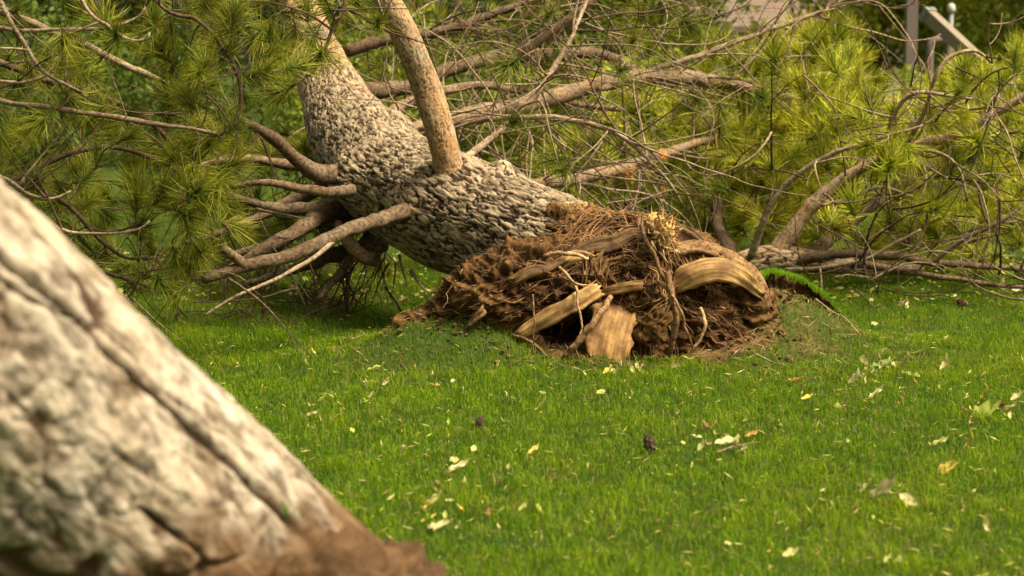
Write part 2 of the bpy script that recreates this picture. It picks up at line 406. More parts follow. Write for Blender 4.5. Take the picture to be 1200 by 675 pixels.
def grass():
    rs = np.random.RandomState(11)
    xs, ys = [], []
    def band(y0, y1, dens, m):
        wmax = 0.2575 * y1 + m; n = int((y1 - y0) * 2 * wmax * dens)
        y = rs.rand(n) * (y1 - y0) + y0; x = (rs.rand(n) * 2 - 1) * wmax
        k = np.abs(x) < 0.2575 * y + m
        xs.append(x[k]); ys.append(y[k])
    band(5.0, 8.0, 6200, 0.5); band(8.0, 12.0, 5600, 0.6); band(12.0, 16.5, 3000, 0.8); band(16.5, 26.0, 350, 1.5)
    x = np.concatenate(xs); y = np.concatenate(ys)
    s = soil_amt(x, y)
    s2 = 1 - np.clip(((x - 1.45) / 0.55) ** 2 + ((y - 11.15) / 0.45) ** 2, 0, 1)
    keep = (rs.rand(len(x)) > s * 0.90) & (rs.rand(len(x)) > s2 * 0.5)
    keep &= ~((((x - 0.5) / 0.75) ** 2 + ((y - 11.35) / 0.40) ** 2) < 1)
    x = x[keep]; y = y[keep]; n = len(x)
    p = np.stack([x, y, np.zeros(n)], 1)
    clump = fbm(p * 2.2, 3, 3); fine = perlin(p * 9.0, 8); big = perlin(p * 0.6, 21)
    h = (0.030 + 0.022 * rs.rand(n)) * (1 + 0.35 * clump + 0.25 * fine)
    h = np.clip(h, 0.014, 0.085); tall = rs.rand(n) < 0.03; h[tall] *= 1.5
    w = 0.0027 + 0.0019 * rs.rand(n); w *= 1 + 0.5 * sstep(11, 18, y)
    lean = 0.15 + 0.75 * rs.rand(n)
    base = np.array((0.092, 0.215, 0.003)); alt = np.array((0.215, 0.320, 0.005)); dk = np.array((0.030, 0.090, 0.004))
    t = np.clip(0.5 + 0.55 * clump + 0.42 * rs.normal(size=n) + 0.35 * big, 0, 1)[:, None]
    u = np.clip(0.32 - 0.6 * fine + 0.25 * rs.normal(size=n), 0, 1)[:, None]
    col = base * (1 - t) + alt * t; col = col * (1 - u) + dk * u
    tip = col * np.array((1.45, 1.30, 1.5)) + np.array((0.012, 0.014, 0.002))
    dry = rs.rand(n) < 0.06 + 0.11 * np.clip(fbm(p * 1.1, 31, 2), 0, 1)
    dc = np.array((0.30, 0.235, 0.085)) * (0.6 + 0.7 * rs.rand(n))[:, None]
    s2k = 1 - np.clip(((x - 1.45) / 0.65) ** 2 + ((y - 11.15) / 0.5) ** 2, 0, 1); dry |= rs.rand(n) < s2k * 0.28
    col[dry] = dc[dry]; tip[dry] = dc[dry] * 1.15
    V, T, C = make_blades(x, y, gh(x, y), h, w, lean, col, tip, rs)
    return V, T, C

# ------------------------------------------------------------------ bark trunks
def trunk_mesh(name, rows, nlen, nar, cell_a, cell_l, depth, origin, rust_fn, seed=0, lump=0.05, flare=None, ridge=0.0, fiss=0.6, fw=0.24, dirt_fn=None, warp_k=1.0, mask=0.0, coarse=0.0, groove=None, style='scaly', fade=None, knobs=()):
    c, s = spline(rows, n=nlen)
    C, R = c[:, :3], c[:, 3]
    T, N, B = frames(C)
    a = np.arange(nar) / nar * 2 * math.pi
    ring = np.cos(a)[None, :, None] * N[:, None, :] + np.sin(a)[None, :, None] * B[:, None, :]
    RR = np.repeat(R[:, None], nar, 1)
    Sg = np.repeat(s[:, None], nar, 1); Ag = np.repeat(a[None, :], nlen, 0)
    rm = float(np.mean(R))
    q = np.stack([np.cos(Ag) * rm, np.sin(Ag) * rm, Sg], -1).reshape(-1, 3)
    low = fbm(q * np.array((2.2, 2.2, 1.1)), seed, 3)
    if flare is not None: RR = RR + flare(Sg, Ag)
    warp = np.stack([fbm(q * 1.2 / cell_a * 0.25, seed + 11, 3), fbm(q * 1.2 / cell_a * 0.25, seed + 12, 3), fbm(q * 1.2 / cell_a * 0.25, seed + 13, 3)], 1)
    w = q + warp * cell_a * np.array((0.5, 0.5, 1.2)) * warp_k
    sc1 = np.array((1 / cell_a, 1 / cell_a, 1 / cell_l))
    n1 = fbm(w * sc1, seed + 2, 3, 0.5); n2 = fbm(w * sc1 * 2.3 + 9.1, seed + 3, 3, 0.5)
    e = sstep(0.015, fw, np.abs(n1)); e2 = sstep(0.01, fw * 1.1, np.abs(n2))
    d1, d2, cid = worley(w * sc1 * np.array((0.8, 0.8, 0.9)))
    e3 = sstep(0.0, 0.10, d2 - d1)
    fine = fbm(q * np.array((30, 30, 9)), seed + 5, 4, 0.6)
    rdg = fbm(q * np.array((5.5, 5.5, 1.0)), seed + 41, 3)
    hgt = fiss * e + (1 - fiss) * 0.5 * (e2 + e3)
    disp = depth * (hgt * (0.8 + 0.5 * cid) + 0.25 * fine) + lump * low * rm + ridge * rdg + coarse * fbm(q * np.array((9, 9, 4.5)), seed + 61, 4, 0.6)
    plate = np.clip(e ** 0.8 * (0.5 + 0.5 * e2) * (0.72 + 0.28 * e3) * (0.8 + 0.35 * cid) + 0.10 * fine + (coarse > 0) * 0.22 * fbm(q * np.array((12, 12, 5)), seed + 61, 4, 0.6), 0, 1)
    if fade is not None:
        fd = fade(Sg.ravel() / s[-1]); disp = disp * (1 - 0.65 * fd); plate = plate + (np.clip(plate + 0.35, 0, 1) - plate) * fd
    if knobs:
        V0 = (C[:, None, :] + ring * RR[:, :, None]).reshape(-1, 3)
        for (kp, ka, kr) in knobs: disp = disp + ka * np.exp(-np.sum((V0 - kp) ** 2, 1) / kr ** 2)
    if style == 'plates':                              # broad flat plates split by long thin cracks
        wq = q + warp * np.array((0.05, 0.05, 0.16))
        d1, d2, cid = worley(wq * np.array((1 / 0.17, 1 / 0.17, 1 / 0.62)))
        mk = sstep(-0.35, 0.15, fbm(q * np.array((4, 4, 2)), seed + 51, 2))
        cr = (1 - sstep(0.0, 0.065, d2 - d1)) * mk
        d3, d4, c2 = worley(wq * np.array((1 / 0.075, 1 / 0.075, 1 / 0.26)) + 7.7)
        cr2 = (1 - sstep(0.0, 0.09, d4 - d3)) * (1 - mk) * 0.6
        mid = fbm(q * np.array((11, 11, 5)), seed + 61, 5, 0.62)
        gr = fbm(q * np.array((34, 34, 12)), seed + 71, 4, 0.65)
        disp = -0.022 * cr - 0.010 * cr2 + 0.007 * cid + 0.004 * c2 + 0.007 * mid + 0.004 * gr + lump * low * rm + ridge * rdg
        plate = np.clip(0.74 - 0.90 * cr - 0.55 * cr2 + 0.42 * mid + 0.30 * gr + 0.25 * (c2 - 0.5), 0, 1)
    if groove is not None:
        g3 = np.asarray(groove); A0 = np.arctan2(B @ g3, N @ g3)[:, None]
        da = (Ag - A0 + 0.07 * fbm(np.stack([s * 2.2, s * 0, s * 0], 1), 3, 4)[:, None] + math.pi) % (2 * math.pi) - math.pi
        gv = np.exp(-(da / 0.030) ** 2).ravel() * np.clip(0.7 + 0.9 * low, 0.15, 1); disp = disp - 0.026 * gv; plate = np.clip(plate - 0.8 * gv, 0, 1)
    V = (C[:, None, :] + ring * (RR.reshape(-1) + disp).reshape(nlen, nar)[:, :, None]).reshape(-1, 3)
    i = np.arange(nlen - 1)[:, None] * nar; j = np.arange(nar)[None, :]; j2 = (j + 1) % nar
    Q = np.stack([i + j, i + j2, i + nar + j2, i + nar + j], -1).reshape(-1, 4)
    V = np.vstack([V, C[0], C[-1]]); k = nlen * nar; jj = np.arange(nar); jn = (jj + 1) % nar
    Tt = np.vstack([np.stack([np.full(nar, k), jn, jj], 1), np.stack([np.full(nar, k + 1), (nlen - 1) * nar + jj, (nlen - 1) * nar + jn], 1)])
    rust = np.concatenate([np.clip(rust_fn(Sg.ravel() / s[-1], Ag.ravel()) * (0.6 + 0.8 * cid), 0, 1), [0, 0]])
    plate = np.concatenate([plate, [0.3, 0.3]])
    dirt = dirt_fn(V) if dirt_fn is not None else np.zeros(len(V))
    fu = np.concatenate([Ag.ravel() * rm, [0, 0]]); fv = np.concatenate([Sg.ravel(), [0, 0]])
    return mesh(name, V - np.asarray(origin), Q, Tt, True, {'plate': plate, 'rust': rust, 'dirt': dirt, 'fu': fu, 'fv': fv}), c

# ------------------------------------------------------------------ pine foliage
def tuft_mesh(name, rs, n, length, width, base, tip, spread=1.0, segs=2):
    shoot = 0.10 * length / 0.16
    o = rs.rand(n) ** 0.8 * shoot
    az = rs.rand(n) * 2 * math.pi
    pol = np.radians(18 + 78 * rs.rand(n) ** 0.9 * spread) * (1 - 0.35 * o / shoot)
    L = length * (0.72 + 0.36 * rs.rand(n))
    d = np.stack([np.sin(pol) * np.cos(az), np.sin(pol) * np.sin(az), np.cos(pol)], 1)
    side = np.cross(d, rs.normal(size=(n, 3))); side /= np.linalg.norm(side, axis=1)[:, None]
    bend = rs.normal(size=(n, 3)) * 0.10 + np.array((0, 0, 0.12))
    p0 = np.stack([np.zeros(n), np.zeros(n), o], 1)
    p1 = p0 + d * (L * 0.5)[:, None]
    p2 = p0 + (d + bend) * L[:, None]
    w = (width * (0.8 + 0.4 * rs.rand(n)))[:, None]
    V = np.stack([p0 - side * w / 2, p0 + side * w / 2, p1 + side * w / 2, p1 - side * w / 2, p2], 1).reshape(-1, 3)
    k = np.arange(n)[:, None] * 5
    T = np.concatenate([k + np.array([[0, 1, 2]]), k + np.array([[0, 2, 3]]), k + np.array([[3, 2, 4]])], 0)
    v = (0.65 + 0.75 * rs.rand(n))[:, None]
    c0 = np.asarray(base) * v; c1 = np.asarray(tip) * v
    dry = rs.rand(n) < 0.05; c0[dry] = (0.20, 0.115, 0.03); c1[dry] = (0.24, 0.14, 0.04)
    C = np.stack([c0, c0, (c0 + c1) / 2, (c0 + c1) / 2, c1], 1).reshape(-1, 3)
    return V, T, C

_v, _t, _c = tuft_mesh('x', np.random.RandomState(77), 90, 0.16, 0.006, (0.50, 0.24, 0.03), (0.66, 0.34, 0.05))
DEAD = mesh('needle_tuft', _v, None, _t, False, None, _c); DEAD.materials.append(M['needle'])
def unit(v): v = np.asarray(v, dtype=float); return v / (np.linalg.norm(v) + 1e-12)
class Pine:
    def __init__(s, root, origin, seed, needle_base, needle_tip, nlen=0.16, nw=0.003, n=130):
        s.root = root; s.o = np.asarray(origin, dtype=float); s.rs = np.random.RandomState(seed)
        s.pts = []; s.tan = []; s.rad = []; s.own = []; s.branches = []; s.twigs = []; s.tufts = []
        s.cloud = None; s.dead = []
        s.vars = []
        for k in range(6):
            V, T, C = tuft_mesh('needle_tuft', s.rs, n, nlen * (0.9 + 0.2 * s.rs.rand()), nw, needle_base, needle_tip)
            me = mesh('needle_tuft', V, None, T, False, None, C); me.materials.append(M['needle']); s.vars.append(me)
        s.low = [tuft_mesh('x', s.rs, int(n * 0.5), nlen, nw * 1.6, needle_base, needle_tip) for k in range(4)]
    def register(s, c, r, own, lo=0.0):
        k0 = int(len(c) * lo)
        t = np.gradient(c, axis=0); t /= np.linalg.norm(t, axis=1)[:, None] + 1e-12
        s.pts.append(c[k0:]); s.tan.append(t[k0:]); s.rad.append(r[k0:]); s.own.append(np.full(len(c) - k0, own)); s.cloud = None
    def limb(s, rows, mat='limb', name='branch', label=None, attach=0.0, seg=14, bump=0.16, reg=True, wig=0.45, flare=0.35):
        R = []
        for (px, py, d, rp) in rows:
            p = P(px, py, d); R.append((*p, rp * d / FPX * (0.8 if mat.startswith('twig') else 0.92)))
        c, ss = spline(R, step=0.035)
        C, r = c[:, :3].copy(), c[:, 3]
        n = fbm(np.stack([ss * 2.2, ss * 0, ss * 0], 1), s.rs.randint(99), 3)[:, None]; n2 = fbm(np.stack([ss * 2.2, ss * 0 + 5, ss * 0], 1), s.rs.randint(99), 3)[:, None]
        C = C + wig * np.concatenate([n * 0.03, n2 * 0.03, (n - n2) * 0.025], 1) * np.minimum(1, ss / 0.2)[:, None]
        kn = perlin(np.stack([ss * 6, ss * 0, ss * 0 + s.rs.rand() * 50], 1), 3); r = r * (1 + (0.0 if mat.startswith('twig') else flare) * np.exp(-(ss / 0.48) ** 2) + 0.30 * np.maximum(kn - 0.25, 0) * 2)
        V, Q, T = tube(C, r, seg, True, bump * 1.3, s.rs.randint(99))
        o = link(name, mesh(name, V - s.o, Q, T), M[mat], s.root)
        if label: o['label'] = label
        s.branches.append(o)
        if reg: s.register(C, r, len(s.branches) - 1, attach)
        return len(s.branches) - 1, C, r
    def near(s, b):
        if s.cloud is None:
            s.cloud = (np.vstack(s.pts), np.vstack(s.tan), np.concatenate(s.rad), np.concatenate(s.own))
        d = np.linalg.norm(s.cloud[0] - b, axis=1); k = int(np.argmin(d + 0.02 * s.rs.rand(len(d))))
        return k, d[k]
    def twig(s, C, r, own, mat='twig', reg=True):
        s.twigs.append((C, r, own, mat))
        if reg: s.register(C, r, own, 0.25)
    def reach(s, b, mat='twig', up=0.5, tuft=True, scale=1.0, sag=0.25, rtip=0.0032):
        """grow a curved twig from the nearest branch to b and close it with a needle tuft"""
        k, dist = s.near(b)
        a, ta, ra, own = s.cloud[0][k], s.cloud[1][k], s.cloud[2][k], int(s.cloud[3][k])
        L = max(dist, 0.03)
        if ta.dot(b - a) < 0 and s.rs.rand() < 0.8: ta = -ta
        de = unit((b - a) / L + up * np.array((0, 0, 1)) + s.rs.normal(size=3) * 0.45)
        t0 = (ta * 0.8 + unit(b - a) * 0.6 + np.array((0, 0, -sag))) * L
        t1 = de * L * 1.1
        m = max(5, int(L / 0.03)); t = np.linspace(0, 1, m)[:, None]
        C = (2 * t ** 3 - 3 * t ** 2 + 1) * a + (t ** 3 - 2 * t ** 2 + t) * t0 + (-2 * t ** 3 + 3 * t ** 2) * b + (t ** 3 - t ** 2) * t1
        C = C + s.rs.normal(size=C.shape) * 0.003
        r0 = min(ra * 0.75, 0.0045 + 0.0065 * L)
        r = np.linspace(max(r0, rtip), rtip, m)
        s.twig(C, r, own, mat)
        if tuft: s.tufts.append((b, de, scale, own))
        return own
    def bare(s, own, start, d, L, r0, curl, mat='twig', forks=2, tufts=0.0, droop=0.0):
        m = max(6, int(L / 0.035)); ds = L / m
        ax = unit(s.rs.normal(size=3)); p = np.array(start, dtype=float); d = unit(d); C = [p.copy()]
        for i in range(m):
            q = Quaternion(Vector(ax), curl * ds * (0.6 + 0.9 * i / m))
            d = np.array(q @ Vector(d)); d = unit(d + s.rs.normal(size=3) * 0.05 + np.array((0, 0, -droop * ds)))
            p = p + d * ds
            if p[2] < 0.02: p[2] = 0.02; d[2] = abs(d[2]) * 0.3
            C.append(p.copy())
        C = np.array(C); r = np.linspace(r0, max(0.0022, r0 * 0.3), len(C))
        s.twig(C, r, own, mat)
        if s.rs.rand() < tufts: s.tufts.append((C[-1], unit(C[-1] - C[-3]), 1.0, own))
        for f in range(forks):
            k = s.rs.randint(int(m * 0.25), m - 1)
            nd = unit(unit(C[k + 1] - C[k]) + s.rs.normal(size=3) * 0.6)
            s.bare(own, C[k], nd, L * (0.3 + 0.3 * s.rs.rand()), r[k] * 0.65, curl * s.rs.choice((-1, 1)) * 1.2, mat, 0 if forks < 2 else 1, tufts, droop)
    def finish(s, max_twigs=300, max_tufts=300):
        size = [np.linalg.norm(np.diff(t[0], axis=0), axis=1).sum() * (t[1][0] + 0.004) / max(3.0, PX(t[0][0])[2]) for t in s.twigs]
        order = np.argsort(size)[::-1]; rest = {}
        for rank, k in enumerate(order):
            C, r, own, mat = s.twigs[k]
            seg = 6 if r[0] > 0.006 else 5
            V, Q, T = tube(C, r, seg, True)
            if rank < max_twigs: link('twig', mesh('twig', V - s.o, Q, T), M[mat], s.branches[own])
            else: rest.setdefault(mat, Acc()).add(V, Q, T)
        for mat, acc in rest.items(): link('fine_twigs', acc.build('fine_twigs', s.o), M[mat], s.root)['kind'] = 'stuff'
        def clear(p):
            x, y, dep = PX(p); return not (dep > 13 and ((1030 < x < 1105 and y < 120) or (1090 <= x < 1190 and y < 62) or (850 < x < 970 and y < 42)))
        kd = [k for k in range(len(s.tufts)) if clear(s.tufts[k][0])]; s.dead = [kd.index(k) for k in s.dead if k in kd]; s.tufts = [s.tufts[k] for k in kd]
        inview = []
        for (p, d, sc, own) in s.tufts:
            x, y, dep = PX(p); inview.append((-30 < x < 1230 and -30 < y < 705, sc / dep))
        order = sorted(range(len(s.tufts)), key=lambda k: (not inview[k][0], -inview[k][1]))
        acc = Acc()
        for rank, k in enumerate(order):
            p, d, sc, own = s.tufts[k]
            q = Vector(d).to_track_quat('Z', 'Y') @ Quaternion((0, 0, 1), s.rs.rand() * 6.28)
            if (rank < max_tufts and inview[k][0]) or k in s.dead:
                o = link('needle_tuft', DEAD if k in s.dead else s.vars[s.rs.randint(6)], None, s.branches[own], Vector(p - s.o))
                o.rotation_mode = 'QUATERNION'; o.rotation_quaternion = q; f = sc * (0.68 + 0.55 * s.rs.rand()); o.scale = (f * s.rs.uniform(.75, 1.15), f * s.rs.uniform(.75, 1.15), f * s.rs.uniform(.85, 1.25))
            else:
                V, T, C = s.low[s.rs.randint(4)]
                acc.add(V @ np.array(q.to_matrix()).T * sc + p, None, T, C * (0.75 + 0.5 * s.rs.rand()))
        if acc.n: link('needles', acc.build('needles', s.o, False), M['needle'], s.root)['kind'] = 'stuff'

# ------------------------------------------------------------------ voxel-joined lumpy masses (torn root plate, soil heaps)
def lump_mesh(chains, voxel, origin, shape_fn):
    acc = Acc()
    for ch in chains:
        c, _ = spline(ch, step=0.05); V, Q, T = tube(c[:, :3], c[:, 3], 14, True); acc.add(V, Q, T)
        for e in (c[0], c[-1]):                       # rounded ends
            th = np.linspace(0, math.pi, 8)[1:-1]; ph = np.arange(12) / 12 * 2 * math.pi
            S = np.stack([np.outer(np.sin(th), np.cos(ph)), np.outer(np.sin(th), np.sin(ph)), np.outer(np.cos(th), np.ones(12))], -1).reshape(-1, 3) * e[3] + e[:3]
            ii = np.arange(5)[:, None] * 12; jj = np.arange(12)[None, :]; j2 = (jj + 1) % 12
            Qs = np.stack([ii + jj, ii + 12 + jj, ii + 12 + j2, ii + j2], -1).reshape(-1, 4)
            S = np.vstack([S, e[:3] + (0, 0, e[3]), e[:3] - (0, 0, e[3])]); a = np.arange(12); b = (a + 1) % 12
            acc.add(S, Qs, np.vstack([np.stack([np.full(12, 72), a, b], 1), np.stack([np.full(12, 73), 60 + b, 60 + a], 1)]))
    tmp = link('tmp', acc.build('tmp'))
    md = tmp.modifiers.new('r', 'REMESH'); md.mode = 'VOXEL'; md.voxel_size = voxel
    dg = bpy.context.evaluated_depsgraph_get(); ev = tmp.evaluated_get(dg); me = ev.to_mesh()
    n = len(me.vertices); V = np.zeros(n * 3, dtype=np.float32); me.vertices.foreach_get('co', V); V = V.reshape(-1, 3).astype(float)
    Nn = np.zeros(n * 3, dtype=np.float32); me.vertices.foreach_get('normal', Nn); Nn = Nn.reshape(-1, 3).astype(float)
    F = np.zeros(len(me.polygons) * 4, dtype=np.int32); me.loops.foreach_get('vertex_index', F); F = F.reshape(-1, 4)
    ev.to_mesh_clear(); m0 = tmp.data; bpy.data.objects.remove(tmp); bpy.data.meshes.remove(m0)
    # relax so that the tubes flow into one another
    E = np.vstack([F[:, [0, 1]], F[:, [1, 2]], F[:, [2, 3]], F[:, [3, 0]]])
    for it in range(6):
        S = np.zeros_like(V); cnt = np.zeros(n); np.add.at(S, E[:, 0], V[E[:, 1]]); np.add.at(cnt, E[:, 0], 1)
        V = 0.5 * V + 0.5 * S / np.maximum(cnt, 1)[:, None]
    fn = np.cross(V[F[:, 2]] - V[F[:, 0]], V[F[:, 3]] - V[F[:, 1]]); Nn = np.zeros_like(V)
    for k in range(4): np.add.at(Nn, F[:, k], fn)
    for it in range(3):
        S = np.zeros_like(V); np.add.at(S, E[:, 0], Nn[E[:, 1]]); Nn = Nn + S; Nn /= np.linalg.norm(Nn, axis=1)[:, None] + 1e-12
    V2, plate, rust = shape_fn(V, Nn)
    return mesh('lump', V2 - np.asarray(origin), F, None, True, {'plate': plate, 'rust': rust}), V2, Nn
def chain(*rows): return [(*P(a, b, d), r) for (a, b, d, r) in rows]

# ================================================================== the uprooted pine
ORI = np.array((0.45, 11.2, 0.0))
pine = thing('fallen_pine_tree', ORI, 'large uprooted pine with torn root plate and grey scaly trunk lying on the lawn', 'tree')
trunk_rows = []
for (px, py, d, rp) in [(770, 332, 11.2, 50), (700, 312, 11.35, 62), (640, 290, 11.6, 66), (575, 265, 11.95, 66), (510, 240, 12.4, 66),
                        (455, 208, 13.0, 59), (415, 160, 13.8, 48), (390, 108, 14.7, 36), (368, 55, 15.7, 27), (347, 0, 16.9, 22),
                        (328, -50, 18.2, 22), (312, -95, 20.0, 16), (300, -130, 22.0, 9)]:
    trunk_rows.append((*P(px, py, d), rp * d / FPX))
me, tc = trunk_mesh('trunk', trunk_rows, 980, 360, 0.027, 0.20, 0.016, ORI,
                    lambda s, a: sstep(0.25, 0.5, s), seed=3, lump=0.10, fw=0.30, fade=lambda s: sstep(0.34, 0.52, s),
                    knobs=[(P(528, 212, 12.0), .07, .15), (P(408, 208, 12.72), .09, .17), (P(488, 243, 12.0), .06, .15), (P(588, 205, 11.9), .06, .09), (P(400, 225, 12.6), .05, .10), (P(460, 160, 13.4), .06, .16)])
link('trunk', me, M['bark'], pine)

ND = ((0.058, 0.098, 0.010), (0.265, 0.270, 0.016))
T1 = Pine(pine, ORI, 5, *ND, 0.175, 0.0036, 140)
# limbs that can be followed in the photograph
UP = [(522, 240, 12.1, 34), (528, 214, 11.98, 22), (525, 194, 11.94, 16), (517, 160, 11.9, 15), (500, 105, 11.9, 15.5), (480, 55, 11.85, 14), (456, 5, 11.8, 13), (430, -50, 11.8, 11), (400, -120, 12, 7)]
T1.limb(UP, 'limb', attach=0.7, seg=24)
ub = T1.branches[0]; ub['label'] = 'stout orange-barked limb standing up from the trunk'
me, _ = trunk_mesh('branch', [(*P(a, b, d), r * d / FPX) for (a, b, d, r) in UP], 330, 72, 0.030, 0.11, 0.007, ORI, lambda s, a: 1.0 + 0 * s, seed=22, lump=0.16, fw=0.14)
ub.data = me; me.materials.append(M['bark_limb'])
T1.limb([(455, 214, 13.15, 13), (425, 210, 12.9, 12), (398, 207, 12.72, 11), (372, 204, 12.6, 10), (348, 188, 12.5, 9), (325, 165, 12.4, 8), (298, 148, 12.4, 6), (262, 128, 12.6, 4)], 'limb_dark', flare=1.0)
T1.limb([(413, 223, 12.35, 5.5), (385, 224, 12.2, 5.5), (340, 219, 12.1, 5), (305, 216, 12.0, 4), (270, 221, 12.1, 3)], 'limb_dark', label='broken limb with a reddish torn end against the trunk')
T1.limb([(525, 232, 12.45, 11), (500, 239, 12.15, 10.5), (475, 247, 11.9, 9.5), (440, 259, 11.6, 9.5), (402, 272, 11.3, 9), (368, 288, 11.1, 9), (325, 304, 10.9, 8.5), (285, 313, 10.8, 8), (236, 329, 10.7, 6)], 'limb_dark', attach=0.5, seg=20, flare=1.0)
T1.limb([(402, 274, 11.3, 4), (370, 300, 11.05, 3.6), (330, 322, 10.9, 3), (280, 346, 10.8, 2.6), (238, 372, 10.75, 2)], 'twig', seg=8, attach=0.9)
T1.limb([(287, 312, 10.8, 5), (275, 300, 10.75, 5), (260, 288, 10.7, 4.5)], 'limb_dark', attach=0.99, seg=10, name='branch_stub')
T1.limb([(430, 235, 13.2, 11), (390, 243, 12.9, 11), (352, 268, 12.6, 9), (310, 292, 12.4, 7), (262, 318, 12.3, 4)], 'limb_dark')
T1.limb([(395, 240, 13.0, 8), (350, 246, 12.8, 7), (300, 240, 12.7, 5), (260, 225, 12.7, 4)], 'limb_dark')
T1.limb([(440, 305, 12.6, 7), (425, 300, 12.6, 7), (408, 285, 12.7, 6), (396, 262, 12.8, 5)], 'limb', attach=0.95)
T1.limb([(470, 240, 13.6, 12), (480, 160, 13.8, 10), (515, 147, 14.0, 11), (560, 132, 14.2, 11), (620, 122, 14.4, 10.5), (680, 105, 14.6, 10), (740, 92, 14.8, 10), (800, 92, 15.0, 9.5), (860, 100, 15.2, 8), (920, 113, 15.5, 7), (990, 122, 15.9, 5), (1060, 118, 16.4, 3)], 'limb', attach=0.12, seg=18)
T1.limb([(398, 122, 14.8, 10), (430, 108, 15.0, 9), (480, 102, 15.2, 9), (520, 84, 15.4, 9), (570, 72, 15.6, 8.5), (630, 66, 15.8, 8), (700, 62, 16.0, 7), (745, 84, 16.2, 6), (810, 100, 16.4, 5), (880, 96, 16.8, 3)], 'limb_dark', attach=0.15, seg=14)
T1.limb([(560, 222, 12.9, 9), (620, 217, 13.6, 8), (680, 209, 14.0, 8), (740, 194, 14.4, 7.5), (795, 174, 14.9, 6), (850, 160, 15.4, 4)], 'limb', attach=0.2)
T1.limb([(405, 60, 15.6, 6), (450, 48, 15.7, 6), (520, 36, 15.8, 5.5), (580, 16, 15.9, 5), (650, -8, 16, 4)], 'limb_dark', attach=0.1)
T1.limb([(600, 72, 15.5, 5), (635, 45, 15.4, 5), (680, 12, 15.3, 5), (715, -20, 15.3, 4)], 'limb', attach=0.1)
T1.limb([(700, 105, 14.6, 5), (760, 84, 14.9, 4.5), (830, 62, 15.1, 4), (900, 34, 15.3, 3.5), (960, 13, 15.5, 3), (1010, -12, 15.7, 2)], 'twig', attach=0.1)
T1.limb([(430, 165, 13.8, 8), (470, 125, 14.5, 7), (560, 100, 15.2, 5), (680, 122, 15.8, 4), (760, 132, 16.0, 3)], 'limb_dark')
T1.limb([(540, 190, 12.9, 6), (590, 150, 13.4, 5), (628, 110, 13.7, 4.5), (650, 78, 13.9, 4), (672, 40, 14.0, 3), (690, -5, 14.2, 2.5)], 'twig')
T1.limb([(470, 155, 13.7, 5), (560, 142, 13.5, 4.5), (640, 138, 13.4, 4), (720, 156, 13.3, 3.5), (770, 200, 13.2, 2.5), (800, 238, 13.2, 1.8)], 'twig')
LOWL = [[(440, 262, 13.3, 9), (372, 262, 13.0, 7), (320, 285, 12.8, 6), (262, 302, 12.7, 3.5)], [(450, 285, 13.2, 9), (388, 300, 13.0, 8), (340, 318, 12.8, 6), (285, 334, 12.7, 3)],
        [(420, 205, 13.7, 8), (345, 234, 13.4, 7), (285, 262, 13.2, 5), (215, 285, 13.0, 3)], [(455, 255, 13.3, 7), (420, 292, 13.0, 6), (395, 325, 12.8, 5), (372, 352, 12.6, 3)],
        [(425, 190, 13.8, 7), (350, 195, 13.6, 6), (290, 185, 13.4, 5), (230, 195, 13.2, 3)]]
